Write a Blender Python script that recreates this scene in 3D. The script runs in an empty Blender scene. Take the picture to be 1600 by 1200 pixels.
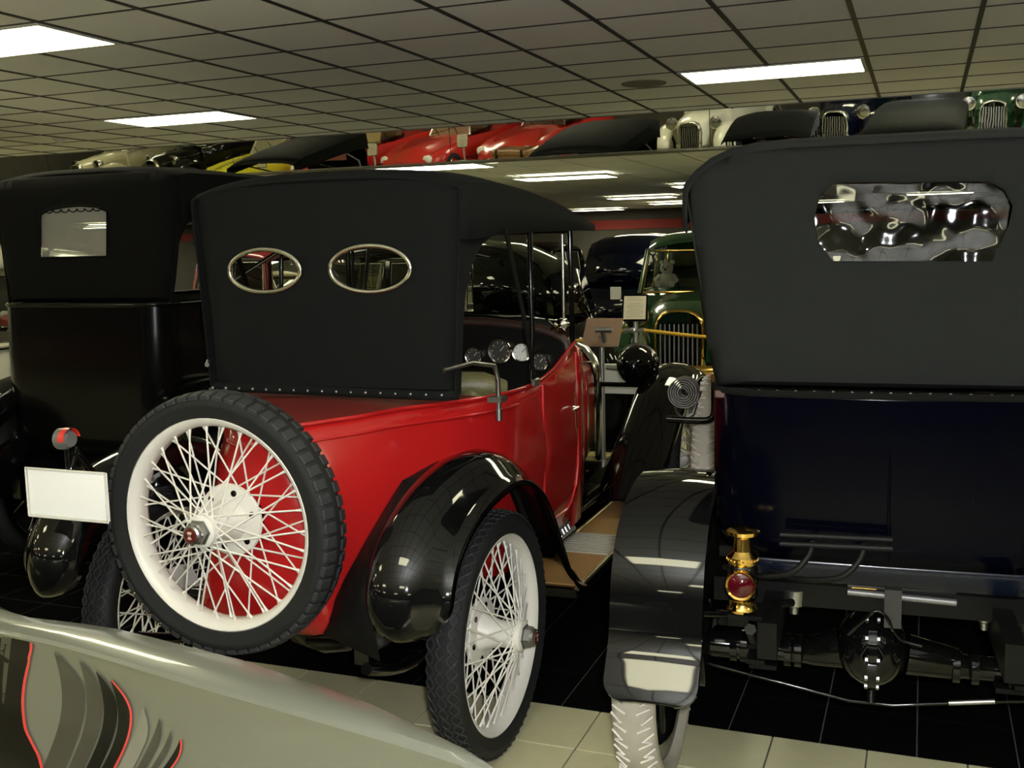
import bpy, bmesh, math, random
from mathutils import Vector, Matrix
from mathutils.geometry import delaunay_2d_cdt
random.seed(7)
PI = math.pi
sc = bpy.context.scene
COL = sc.collection

# ------------------------------------------------------------------ camera
F_PX, H_CAM = 1646.81, 1.67
AX = Vector((0.9320238, 0.02568224, -0.36148591))      # world X seen in camera axes (right, down, forward)
AY = Vector((0.36169787, -0.12785599, 0.9234866))
AZ = Vector((-0.02250094, -0.99146017, -0.12845404))
cd = bpy.data.cameras.new('camera'); cam = bpy.data.objects.new('camera', cd); COL.objects.link(cam)
cd.sensor_width = 36.0; cd.lens = F_PX / 1600 * 36.0; cd.clip_start = 0.05; cd.clip_end = 200
cr = Vector((AX[0], AY[0], AZ[0])); cu = -Vector((AX[1], AY[1], AZ[1])); cf = -Vector((AX[2], AY[2], AZ[2]))
M = Matrix((cr, cu, cf)).transposed().to_4x4(); M.translation = (0, 0, H_CAM)
cam.matrix_world = M
sc.camera = cam

# ------------------------------------------------------------------ world, flash, exposure
w = bpy.data.worlds.new('world'); sc.world = w; w.use_nodes = True
w.node_tree.nodes['Background'].inputs[0].default_value = (0.02, 0.02, 0.018, 1)
w.node_tree.nodes['Background'].inputs[1].default_value = 0.15
fl = bpy.data.lights.new('camera_flash', 'POINT'); fl.energy = 275; fl.shadow_soft_size = 0.03; fl.color = (0.97, 0.98, 1.0)
flo = bpy.data.objects.new('camera_flash', fl); COL.objects.link(flo)
flo.location = Vector((0, 0, H_CAM)) + cr * 0.045 + cu * 0.05
PANEL_L = 15.0
vs = sc.view_settings
vs.view_transform = 'Standard'; vs.look = 'None'; vs.gamma = 1.0; vs.use_curve_mapping = False; vs.exposure = 0.0

def pix(u, v, axis, val):
    """photo pixel to the point of the plane (world axis = val)"""
    d = Vector(((u - 800) / F_PX, (v - 600) / F_PX, 1.0))
    r = Vector((AX.dot(d), AY.dot(d), AZ.dot(d)))
    o = Vector((0, 0, H_CAM)); t = (val - o[axis]) / r[axis]
    return o + r * t

# ------------------------------------------------------------------ materials
MATS = {}
def mat(name, col, rough=0.5, metal=0.0, coat=0.0, noise=0.0, nscale=30.0, bump=0.0, bscale=200.0, spec=None, coat_r=0.03, emit=None, alpha=None):
    if name in MATS: return MATS[name]
    m = bpy.data.materials.new(name); m.use_nodes = True
    nt = m.node_tree; b = nt.nodes['Principled BSDF']
    b.inputs['Base Color'].default_value = (*col, 1); b.inputs['Roughness'].default_value = rough; b.inputs['Metallic'].default_value = metal
    b.inputs['Coat Weight'].default_value = coat; b.inputs['Coat Roughness'].default_value = coat_r
    if spec is not None: b.inputs['Specular IOR Level'].default_value = spec
    if emit:
        b.inputs['Emission Color'].default_value = (*emit[:3], 1); b.inputs['Emission Strength'].default_value = emit[3]
    tc = nt.nodes.new('ShaderNodeTexCoord')
    if noise > 0:
        n = nt.nodes.new('ShaderNodeTexNoise'); n.inputs['Scale'].default_value = nscale; n.inputs['Detail'].default_value = 4
        nt.links.new(tc.outputs['Object'], n.inputs['Vector'])
        r = nt.nodes.new('ShaderNodeMix'); r.data_type = 'RGBA'
        r.inputs[6].default_value = (*[c * (1 - noise) for c in col], 1); r.inputs[7].default_value = (*[min(1, c * (1 + noise)) for c in col], 1)
        nt.links.new(n.outputs['Fac'], r.inputs[0]); nt.links.new(r.outputs[2], b.inputs['Base Color'])
    if bump > 0:
        n2 = nt.nodes.new('ShaderNodeTexNoise'); n2.inputs['Scale'].default_value = bscale; n2.inputs['Detail'].default_value = 3
        nt.links.new(tc.outputs['Object'], n2.inputs['Vector'])
        bp = nt.nodes.new('ShaderNodeBump'); bp.inputs['Strength'].default_value = bump; bp.inputs['Distance'].default_value = 0.01
        nt.links.new(n2.outputs['Fac'], bp.inputs['Height']); nt.links.new(bp.outputs['Normal'], b.inputs['Normal'])
    MATS[name] = m
    return m

def glass_mat(name, tint=(0.75, 0.78, 0.75), bump=0.0, bscale=8.0, gloss=1.0, rough=0.01, haze=0.0):
    if name in MATS: return MATS[name]
    m = bpy.data.materials.new(name); m.use_nodes = True; nt = m.node_tree; nt.nodes.clear()
    out = nt.nodes.new('ShaderNodeOutputMaterial'); mx = nt.nodes.new('ShaderNodeMixShader')
    tr = nt.nodes.new('ShaderNodeBsdfTransparent'); tr.inputs[0].default_value = (*tint, 1)
    gl = nt.nodes.new('ShaderNodeBsdfGlossy'); gl.inputs['Roughness'].default_value = rough; gl.inputs['Color'].default_value = (gloss, gloss, gloss, 1)
    fr = nt.nodes.new('ShaderNodeFresnel'); fr.inputs[0].default_value = 1.5
    nt.links.new(fr.outputs[0], mx.inputs[0]); nt.links.new(tr.outputs[0], mx.inputs[1]); nt.links.new(gl.outputs[0], mx.inputs[2])
    last = mx
    if haze > 0:
        df = nt.nodes.new('ShaderNodeBsdfDiffuse'); df.inputs[0].default_value = (0.5, 0.5, 0.45, 1)
        m2 = nt.nodes.new('ShaderNodeMixShader'); m2.inputs[0].default_value = haze
        nt.links.new(mx.outputs[0], m2.inputs[1]); nt.links.new(df.outputs[0], m2.inputs[2]); last = m2
    if bump > 0:
        tc = nt.nodes.new('ShaderNodeTexCoord'); n = nt.nodes.new('ShaderNodeTexNoise'); n.inputs['Scale'].default_value = bscale; n.inputs['Detail'].default_value = 1
        nt.links.new(tc.outputs['Object'], n.inputs['Vector'])
        bp = nt.nodes.new('ShaderNodeBump'); bp.inputs['Strength'].default_value = bump; bp.inputs['Distance'].default_value = 0.05
        nt.links.new(n.outputs['Fac'], bp.inputs['Height']); nt.links.new(bp.outputs[0], gl.inputs['Normal']); nt.links.new(bp.outputs[0], fr.inputs['Normal'])
    nt.links.new(last.outputs[0], out.inputs[0]); MATS[name] = m
    return m

RED = mat('red_paint', (0.385, 0.0105, 0.0105), 0.16, 0, 0.15, 0.04, 5)
CHASSIS = mat('chassis_black', (.0035, .0035, .0035), .4, 0, 0, .2, 20, spec=.12)
BLACKP = mat('black_paint', (0.003, 0.003, 0.0033), 0.05, 0, 0.0, 0.1, 6, spec=.42)
BLUEP = mat('dark_blue_paint', (0.0006, 0.0008, 0.0028), 0.12, 0, 0.0, 0.15, 6, spec=0.05)
BLUEV = mat('blue_valance_paint', (0.004, 0.006, 0.014), 0.2, 0, 0.0, 0.15, 6, spec=0.3)
SATIN = mat('satin_black_metal', (0.0028, 0.0028, 0.0028), 0.08, 0, 0.0, 0.2, 20, spec=0.32)
CLOTH = mat('black_top_cloth', (0.0062, 0.0072, 0.0068), 0.95, 0, 0, 0.18, 260, 0.25, 900, spec=0.15)
CLOTHB = mat('charcoal_top_cloth', (0.0112, 0.0124, 0.0118), 0.95, 0, 0, 0.18, 260, 0.25, 900, spec=0.15)
CLOTHK = mat('deep_black_top_cloth', (0.004, 0.004, 0.0038), 0.95, 0, 0, 0.2, 260, 0.25, 900, spec=0.12)
RUBBER = mat('black_rubber', (0.009, 0.0095, 0.010), 0.7, 0, 0, 0.25, 40, 0.15, 300, spec=0.35)
TREADM = mat('tread_rubber', (0.022, 0.023, 0.025), 0.65, 0, 0, 0.25, 40, 0.15, 300, spec=0.4)
WRUBBER = mat('white_rubber', (0.38, 0.36, 0.30), 0.75, 0, 0, 0.12, 30, 0.1, 200, spec=0.2)
WTREAD = mat('white_tread', (0.62, 0.59, 0.55), 0.75, 0, 0, 0.1, 30)
WHITEW = mat('white_wheel_paint', (0.72, 0.70, 0.64), 0.4, 0, 0.25, 0.05, 20)
CHROME = mat('nickel', (0.62, 0.60, 0.55), 0.16, 1, 0, 0.1, 30)
DCHROME = mat('dull_metal', (0.30, 0.30, 0.29), 0.38, 1, 0, 0.2, 30)
GREYM = mat('grey_metal', (0.20, 0.20, 0.20), 0.45, 0.6, 0, 0.2, 30)
BRASS = mat('brass', (0.72, 0.47, 0.13), 0.14, 1, 0, 0.1, 20)
LINO = mat('tan_linoleum', (0.36, 0.19, 0.055), 0.6, 0, 0, 0.12, 60, 0.05, 300)
ALU = mat('ribbed_aluminium', (0.46, 0.44, 0.38), 0.5, 0.3, 0, 0.1, 60, 0.2, 150)
OLIVE = mat('olive_leather', (0.14, 0.13, 0.055), 0.45, 0, 0, 0.25, 25, 0.2, 60)
BROWN = mat('brown_leather', (0.16, 0.085, 0.04), 0.45, 0, 0, 0.25, 25, 0.2, 60)
WOOD = mat('varnished_wood', (0.26, 0.13, 0.05), 0.35, 0, 0.4, 0.3, 14)
DIAL = mat('white_dial', (0.75, 0.75, 0.7), 0.4)
DDIAL = mat('dark_dial', (0.05, 0.048, 0.042), 0.35, 0, 0.6, 0.3, 60)
REDGL = mat('red_lens', (0.045, 0.001, 0.004), 0.06, 0, 0.0, 0.3, 40)
REDREF = mat('red_reflector', (0.62, 0.03, 0.02), 0.35, 0, 0.5)
GLASS = glass_mat('clear_glass')
DGLASS = glass_mat('smoked_glass', (0.35, 0.37, 0.35))
VINYL = glass_mat('wavy_vinyl', (0.36, 0.38, 0.38), 0.5, 9.0, rough=0.05)
CLOUDY = glass_mat('scratched_glare_vinyl', (0.6, 0.63, 0.58), 0.35, 30.0, rough=0.12, haze=0.42)  # diffuse haze for scratches, made whiter to stand in for flash glare
TILE_W = mat('cream_floor_tile', (0.52, 0.50, 0.31), 0.35, 0, 0, 0.1, 14, 0.02, 60)
TILE_B = mat('black_floor_tile', (0.004, 0.004, 0.004), 0.35, 0, 0.0, 0.4, 40, 0.05, 60, spec=0.0)
GROUT = mat('grout', (0.10, 0.098, 0.09), 0.9, 0, 0, 0.2, 40)
CEIL = mat('ceiling_tile', (0.90, 0.90, 0.87), 0.95, 0, 0, 0.13, 220, 0.25, 350, spec=0.1)
GRID = mat('dark_ceiling_grid', (0.02, 0.02, 0.017), 0.6)
GRIDG = mat('gold_ceiling_grid', (0.12, 0.085, 0.03), 0.6)
LAMP = mat('lit_diffuser', (0.9, 0.9, 0.85), 0.5, emit=(1.0, 0.96, 0.64, PANEL_L))
WALLM = mat('dark_wall', (0.10, 0.095, 0.08), 0.9, 0, 0, 0.2, 3)
WALLR = mat('red_wall_band', (0.30, 0.03, 0.025), 0.7, 0, 0, 0.1, 3)
SILVER = mat('silver_paint', (0.125, 0.13, 0.105), 0.3, 0.15, 0.5, 0.03, 400, coat_r=0.05)
PSTEEL = mat('satin_steel_post', (0.55, 0.55, 0.53), 0.32, 0.9, 0, 0.08, 30)
PAPER = mat('cream_paper', (0.55, 0.50, 0.38), 0.8, 0, 0, 0.06, 60)
SIGNB = mat('brown_board', (0.24, 0.15, 0.10), 0.75, 0, 0, 0.1, 20)
ROPE = mat('yellow_rope', (0.62, 0.36, 0.03), 0.7, 0, 0, 0.2, 90)
CREAM = mat('cream_paint', (0.62, 0.60, 0.48), 0.3, 0, 0.7)
GREENP = mat('green_paint', (0.008, 0.05, 0.018), 0.22, 0, 1.0, 0.1, 6)
MIRR = mat('mirror_glass', (0.82, 0.84, 0.82), 0.012, 1, 0, 0, 1, 0.02, 3.0)
GREYR = mat('grey_rolled_webbing', (0.14, 0.135, 0.125), 0.9, 0, 0, 0.3, 120)

# ------------------------------------------------------------------ mesh helpers
class G:
    def __init__(s): s.v = []; s.f = []
    def add(s, vs_, fs_):
        o = len(s.v); s.v += [tuple(p) for p in vs_]; s.f += [tuple(i + o for i in f) for f in fs_]; return s
    def box(s, c, d, rz=0.0, bev=0.0):
        x, y, z = d[0] / 2, d[1] / 2, d[2] / 2
        if bev <= 0:
            P = [(-x, -y, -z), (x, -y, -z), (x, y, -z), (-x, y, -z), (-x, -y, z), (x, -y, z), (x, y, z), (-x, y, z)]
            Fs = [(0, 3, 2, 1), (4, 5, 6, 7), (0, 1, 5, 4), (1, 2, 6, 5), (2, 3, 7, 6), (3, 0, 4, 7)]
        else:
            b = bev
            def ring(zz, i): return [(-x + b - i, -y, zz), (x - b + i, -y, zz), (x, -y + b - i, zz), (x, y - b + i, zz), (x - b + i, y, zz), (-x + b - i, y, zz), (-x, y - b + i, zz), (-x, -y + b - i, zz)]
            def inset(zz): return [(px * (x - b) / x, py * (y - b) / y, zz) for px, py, _ in ring(zz, 0)]
            P = inset(-z) + ring(-z + b, 0) + ring(z - b, 0) + inset(z)
            Fs = [tuple(range(7, -1, -1)), tuple(range(24, 32))]
            for k in range(3):
                for i in range(8):
                    j = (i + 1) % 8; Fs.append((k * 8 + i, k * 8 + j, k * 8 + 8 + j, k * 8 + 8 + i))
        R = Matrix.Rotation(rz, 3, 'Z')
        return s.add([R @ Vector(p) + Vector(c) for p in P], Fs)
    def loft(s, secs, closed=False, cap=False):
        n = len(secs[0]); P = [p for sec in secs for p in sec]; Fs = []
        for k in range(len(secs) - 1):
            for i in range(n if closed else n - 1):
                j = (i + 1) % n
                Fs.append((k * n + i, k * n + j, (k + 1) * n + j, (k + 1) * n + i))
        if cap:
            Fs.append(tuple(range(n - 1, -1, -1))); Fs.append(tuple((len(secs) - 1) * n + i for i in range(n)))
        return s.add(P, Fs)
    def tube(s, pts, r, n=8, cap=True):
        pts = [Vector(p) for p in pts]; rr = r if isinstance(r, (list, tuple)) else [r] * len(pts)
        secs = []; up = None
        for i, p in enumerate(pts):
            t = (pts[min(i + 1, len(pts) - 1)] - pts[max(i - 1, 0)]).normalized()
            if up is None:
                up = t.orthogonal().normalized()
            else:
                up = (up - t * up.dot(t)); up = up.normalized() if up.length > 1e-6 else t.orthogonal().normalized()
            b = t.cross(up)
            secs.append([p + (up * math.cos(a) + b * math.sin(a)) * rr[i] for a in [2 * PI * k / n for k in range(n)]])
        return s.loft(secs, True, cap)
    def lathe(s, prof, n=32, axis='X', c=(0, 0, 0), full=2 * PI, a0=0.0):
        """prof: list of (along axis, radius)"""
        secs = []; wrap = abs(full - 2 * PI) < 1e-6; m = n if wrap else n + 1
        for k in range(m):
            a = a0 + full * k / n; ca, sa = math.cos(a), math.sin(a); ring = []
            for t, r in prof:
                if axis == 'X': q = (t, r * ca, r * sa)
                elif axis == 'Y': q = (r * ca, t, r * sa)
                else: q = (r * ca, r * sa, t)
                ring.append((q[0] + c[0], q[1] + c[1], q[2] + c[2]))
            secs.append(ring)
        if wrap: secs.append(secs[0])
        return s.loft(secs)
    def poly(s, outer, holes=(), grid=0.0, fn=None):
        """flat outline with holes, triangulated; fn maps (a, b) to 3D"""
        loops = [outer] + list(holes); V2 = []; E2 = []
        for lp in loops:
            o = len(V2); V2 += [Vector(p) for p in lp]; E2 += [(o + i, o + (i + 1) % len(lp)) for i in range(len(lp))]
        def inside(p, lp):
            c = False; j = len(lp) - 1
            for i in range(len(lp)):
                xi, yi = lp[i][0], lp[i][1]; xj, yj = lp[j][0], lp[j][1]
                if (yi > p[1]) != (yj > p[1]) and p[0] < (xj - xi) * (p[1] - yi) / (yj - yi) + xi: c = not c
                j = i
            return c
        ok = lambda p: inside(p, outer) and not any(inside(p, h) for h in holes)
        if grid > 0:
            x0 = min(p[0] for p in outer); x1 = max(p[0] for p in outer); y0 = min(p[1] for p in outer); y1 = max(p[1] for p in outer)
            nx = int((x1 - x0) / grid); ny = int((y1 - y0) / grid)
            for i in range(1, nx + 1):
                for j in range(1, ny + 1):
                    p = (x0 + (x1 - x0) * (i - .5) / nx, y0 + (y1 - y0) * (j - .5) / ny)
                    if ok(p): V2.append(Vector(p))
        r = delaunay_2d_cdt(V2, E2, [], 0, 1e-6)
        cv, cf_ = r[0], r[2]
        keep = [f for f in cf_ if ok((sum(cv[i][0] for i in f) / len(f), sum(cv[i][1] for i in f) / len(f)))]
        fn = fn or (lambda a, b: (a, b, 0))
        return s.add([fn(p[0], p[1]) for p in cv], keep)
    def sphere(s, c, r, n=16, m=10, sc_=(1, 1, 1)):
        prof = [(-math.cos(PI * i / m) * r * sc_[2], max(1e-5, math.sin(PI * i / m) * r)) for i in range(m + 1)]
        g = G().lathe(prof, n, 'Z'); return s.add([(p[0] * sc_[0] + c[0], p[1] * sc_[1] + c[1], p[2] + c[2]) for p in g.v], g.f)
    def xf(s, mtx):
        s.v = [tuple(mtx @ Vector(p)) for p in s.v]; return s
    def mesh(s, name, m, smooth=35):
        me = bpy.data.meshes.new(name); me.from_pydata(s.v, [], s.f)
        bm = bmesh.new(); bm.from_mesh(me); bmesh.ops.remove_doubles(bm, verts=bm.verts, dist=1e-5)
        bmesh.ops.recalc_face_normals(bm, faces=bm.faces); bm.to_mesh(me); bm.free()
        if smooth:
            me.polygons.foreach_set('use_smooth', [True] * len(me.polygons)); me.set_sharp_from_angle(angle=math.radians(smooth))
        me.materials.append(m); return me

OFF = {}
def obj(name, g, m, parent=None, smooth=35, solid=0.0, label=None, kind=None, off=1.0):
    if isinstance(g, G):
        if parent is not None and parent.name in OFF:
            o3 = OFF[parent.name]; g.v = [(p[0] - o3[0], p[1] - o3[1], p[2] - o3[2]) for p in g.v]
        me = g.mesh(name, m, smooth)
    else: me = g
    o = bpy.data.objects.new(name, me); COL.objects.link(o)
    if parent is not None:
        o.parent = parent
        if parent.name in OFF: OFF[o.name] = OFF[parent.name]
    if solid:
        md = o.modifiers.new('thickness', 'SOLIDIFY'); md.thickness = solid; md.offset = off
    if label: o['label'] = label
    if kind: o['kind'] = kind
    return o
def inst(name, me, parent, mtx):
    o = bpy.data.objects.new(name, me); COL.objects.link(o); o.parent = parent; o.matrix_local = mtx; return o
def thing(name, label, cat, loc=(0, 0, 0), rotz=0.0, group=None, world=True):
    o = bpy.data.objects.new(name, None); COL.objects.link(o); o.location = loc; o.rotation_euler = (0, 0, rotz); o.empty_display_size = 0.2
    o['label'] = label; o['category'] = cat
    if group: o['group'] = group
    if world: OFF[o.name] = Vector(loc)
    return o
def tag(o, label, cat, group=None):
    o['label'] = label; o['category'] = cat
    if group: o['group'] = group
    return o
def struct(name, g, m, parent=None, smooth=0):
    o = obj(name, g, m, parent, smooth); o['kind'] = 'structure'; return o
def T(x, y, z): return Matrix.Translation((x, y, z))
def RX(a): return Matrix.Rotation(a, 4, 'X')
def RZ(a): return Matrix.Rotation(a, 4, 'Z')
def sgn(x): return -1 if x < 0 else 1
def lerp(a, b, t): return a + (b - a) * t

# ------------------------------------------------------------------ the hall: floor
FX0, FX1, FY0, FY1 = -24.0, 6.0, -9.0, 25.0
floor = struct('floor', G().box(((FX0 + FX1) / 2, (FY0 + FY1) / 2, -0.03), (FX1 - FX0, FY1 - FY0, 0.05)), GROUT)
TS = 0.3047; YB = 3.483
tw = G().box((0, 0, 0), (TS - 0.005, TS - 0.005, 0.012), 0, 0.0015).mesh('tile', TILE_W, 0)
tb = G().box((0, 0, 0), (TS - 0.005, TS - 0.005, 0.012), 0, 0.0015).mesh('tile', TILE_B, 0)
near = set()
for j in range(-3, 9):
    y = YB + TS * (j + .5); black = j >= 0
    x0 = -1.2 if black else -1.048
    for i in range(-8, 8):
        x = x0 + TS * (i + .5)
        if not (-3.3 < x < 1.3): continue
        inst('tile', tb if black else tw, floor, T(x, y, -0.006))
        near.add((i, j))
gw, gb = G(), G()
def far_tile(i, j, big):
    y = YB + TS * (j + .5); black = 0 <= j < 16 or j >= 28
    x0 = -1.2 if black else -1.048; x = x0 + TS * (i + .5)
    (gb if black else gw).add([(x - TS / 2 + .003, y - TS / 2 + .003, 0), (x + TS / 2 - .003, y - TS / 2 + .003, 0), (x + TS / 2 - .003, y + TS / 2 - .003, 0), (x - TS / 2 + .003, y + TS / 2 - .003, 0)], [(0, 1, 2, 3)])
for j in range(-40, 70):
    for i in range(-74, 23):
        if (i, j) in near: continue
        far_tile(i, j, False)
obj('pale_tiles', gw, TILE_W, floor, 0, kind='stuff'); obj('black_tiles', gb, TILE_B, floor, 0, kind='stuff')

# ------------------------------------------------------------------ ceilings
ZC, ZL, YM = 2.81, 2.49, 9.17
CX0, CS, CY0 = -1.58, 0.606, 4.08
ceiling = struct('ceiling', G().box(((FX0 + FX1) / 2, (FY0 + YM) / 2, ZC + 0.05), (FX1 - FX0, YM - FY0, 0.06)), GRID)
LX = lambda i: CX0 + CS * i
LY = lambda j: CY0 + CS * j
lights_hi = []                                   # (i, j): two tiles wide from column i, row j
for r, (j, i0) in enumerate([(0, -6), (5, 0), (-6, 0), (-11, -6), (-16, 0)]):
    for k in range(-4, 2): lights_hi.append((i0 + 8 * k, j))
lit = set()
for i, j in lights_hi: lit |= {(i, j), (i + 1, j)}
ctile = G().box((0, 0, 0), (CS - 0.006, CS - 0.006, 0.02)).mesh('ceiling_tile', CEIL, 0)
gfar = G(); cnt = 0
for j in range(-21, 9):
    y0, y1 = LY(j), min(LY(j + 1), YM)
    if y1 - y0 < 0.1: continue
    for i in range(-36, 12):
        if (i, j) in lit: continue
        xc, yc = (LX(i) + LX(i + 1)) / 2, (LY(j) + LY(j + 1)) / 2
        if j >= -1 and j < 8 and -9.6 < xc < 1.9 and yc > -0.9 * xc - 2.6 and cnt < 298:
            inst('ceiling_tile', ctile, ceiling, T(xc, yc, ZC)); cnt += 1
        else:
            a = 0.003
            gfar.box(((LX(i) + LX(i + 1)) / 2, (y0 + y1) / 2, ZC), (CS - 2 * a, y1 - y0 - 2 * a, 0.02))
obj('distant_tiles', gfar, CEIL, ceiling, 0, kind='stuff')
# grid of dark runners and thinner cross tees under the tile edges, one runner bronze
for i in range(-36, 13):
    obj('grid_runner', G().box((LX(i), (FY0 + YM) / 2, ZC - 0.0125), (0.026, YM - FY0, 0.005)), GRIDG if i == 2 else GRID, ceiling, 0)
for j in range(-21, 9):
    obj('cross_tee', G().box(((LX(-36) + LX(12)) / 2, LY(j), ZC - 0.0118), (CS * 48, 0.015, 0.004)), GRID, ceiling, 0)

low = struct('ceiling_low', G().box(((FX0 + FX1) / 2, (YM + .14 + FY1) / 2, ZL + 0.06), (FX1 - FX0, FY1 - YM - .14, 0.06)), GRID)
lights_lo = []
for j, i0 in [(0, -6), (4, -5), (9, -3), (14, -6), (19, -6), (23, -2)]:
    for k in range(-4, 2): lights_lo.append((i0 + 8 * k, j))
litl = set()
for i, j in lights_lo: litl |= {(i, j), (i + 1, j)}
gl = G(); YL0 = 9.40
for j in range(0, 26):
    for i in range(-36, 12):
        if (i, j) in litl: continue
        gl.box(((LX(i) + LX(i + 1)) / 2, YL0 + CS * (j + .5), ZL + 0.028), (CS - 0.02, CS - 0.02, 0.004))
obj('ceiling_tiles', gl, CEIL, low, 0, kind='stuff')
gtrim = G().box(((FX0 + FX1) / 2, YM + 0.21, ZL - 0.006), (FX1 - FX0, 0.27, 0.014)); obj('edge_board', gtrim, mat('edge_board', (0.2, 0.19, 0.16), 0.6), low, 0)
gm = G().box(((FX0 + FX1) / 2, YM + 0.02, ZC - 0.008), (FX1 - FX0, 0.03, 0.012)); obj('edge_angle', gm, GREYM, ceiling, 0)

def troffer(x, y, z, label, hi):
    t = thing('ceiling_light', label, 'ceiling light', (x, y, z), 0, 'fluorescent panels in the high ceiling' if hi else 'fluorescent panels in the low ceiling')
    L, W = 2 * CS - 0.03, CS - 0.03
    fr = G()
    for sx in (-1, 1): fr.box((x + sx * (L / 2 - 0.012), y, z - 0.009), (0.024, W, 0.022))
    for sy in (-1, 1): fr.box((x, y + sy * (W / 2 - 0.012), z - 0.009), (L - 0.05, 0.024, 0.022))
    obj('frame', fr, mat('light_frame', (0.6, 0.6, 0.55), 0.5), t, 0)
    obj('diffuser', G().box((x, y, z - 0.012), (L - 0.05, W - 0.05, 0.008), 0, 0.001), LAMP, t, 0)
own = {(0, 5): 'glowing fluorescent panel beside the round speaker grille and the bronze runner', (-8, 5): 'glowing fluorescent panel between the smoke detector and the mirror band', (-6, 0): 'glowing fluorescent panel over the aisle behind the black touring car'}
for i, j in lights_hi:
    troffer(LX(i + 1), LY(j + .5), ZC, own.get((i, j), 'glowing fluorescent panel set into the grid of the high ceiling'), True)
for i, j in lights_lo:
    troffer(LX(i + 1), YL0 + CS * (j + .5), ZL, 'glowing fluorescent panel set into the low ceiling behind the mirror band', False)

p = pix(1006, 130.5, 2, ZC - .012)
spk = thing('ceiling_speaker', 'round brown perforated speaker grille flush in a ceiling tile', 'speaker', (p.x, p.y, ZC - 0.012))
obj('grille', G().lathe([(-0.010, 0.0001), (-0.010, 0.13), (-0.006, 0.155), (0.002, 0.16)], 40, 'Z', (p.x, p.y, ZC - 0.012)), mat('speaker_grille', (0.2, 0.17, 0.12), 0.8, 0, 0, 0.3, 400), spk)
p = pix(92, 216, 2, ZC - .012)
dt = thing('smoke_detector', 'small white domed detector on the ceiling', 'detector', (p.x, p.y, ZC - 0.012))
obj('base', G().lathe([(0.0, 0.06), (-0.015, 0.06), (-0.02, 0.05), (-0.02, 0.0001)], 24, 'Z', (p.x, p.y, ZC - 0.012)), WHITEW, dt)
obj('sensor_dome', G().lathe([(-0.02, 0.035), (-0.045, 0.03), (-0.05, 0.0001)], 24, 'Z', (p.x, p.y, ZC - 0.012)), WHITEW, dt)

# mirrored band between the two ceilings, tilted down
MA = math.radians(7.2)
ms = thing('mirror_band', 'tilted mirror panels filling the step between the two ceilings', 'mirror', (-8, YM, ZL))
hgt = (ZC - ZL) / math.cos(MA) + 0.01; nx = Vector((0, -math.cos(MA), -math.sin(MA))); dn = Vector((0, math.sin(MA), -math.cos(MA)))
xs = [-1.74 + 2.44 * k for k in range(-9, 4)]
for a, b in zip(xs[:-1], xs[1:]):
    top = Vector((0, YM + 0.035, ZC - 0.005)); q = []
    for x, d in ((a + .003, 0), (b - .003, 0), (b - .003, hgt), (a + .003, hgt)): q.append(top + dn * d + Vector((x, 0, 0)))
    back = [p_ - nx * 0.006 for p_ in q]
    obj('mirror_panel', G().add(q + back, [(0, 1, 2, 3), (7, 6, 5, 4), (0, 4, 5, 1), (1, 5, 6, 2), (2, 6, 7, 3), (3, 7, 4, 0)]), MIRR, ms, 0)

# walls
struct('wall_far', G().box(((FX0 + FX1) / 2, FY1 + 0.1, 1.4), (FX1 - FX0, 0.2, 2.9)), WALLM)
struct('wall_left', G().box((FX0 - 0.1, (FY0 + FY1) / 2, 1.4), (0.2, FY1 - FY0, 2.9)), WALLM)
struct('wall_right', G().box((FX1 + 0.1, (FY0 + FY1) / 2, 1.4), (0.2, FY1 - FY0, 2.9)), WALLM)
struct('wall_back', G().box(((FX0 + FX1) / 2, FY0 - 0.1, 1.4), (FX1 - FX0, 0.2, 2.9)), WALLM)
struct('trim_1', G().box(((FX0 + FX1) / 2, FY1 - 0.02, 2.16), (FX1 - FX0 - .1, 0.03, 0.22)), WALLR)
struct('trim_2', G().box((FX0 + 0.02, (FY0 + FY1) / 2, 2.05), (0.03, FY1 - FY0 - .2, 0.30)), WALLR)

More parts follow.
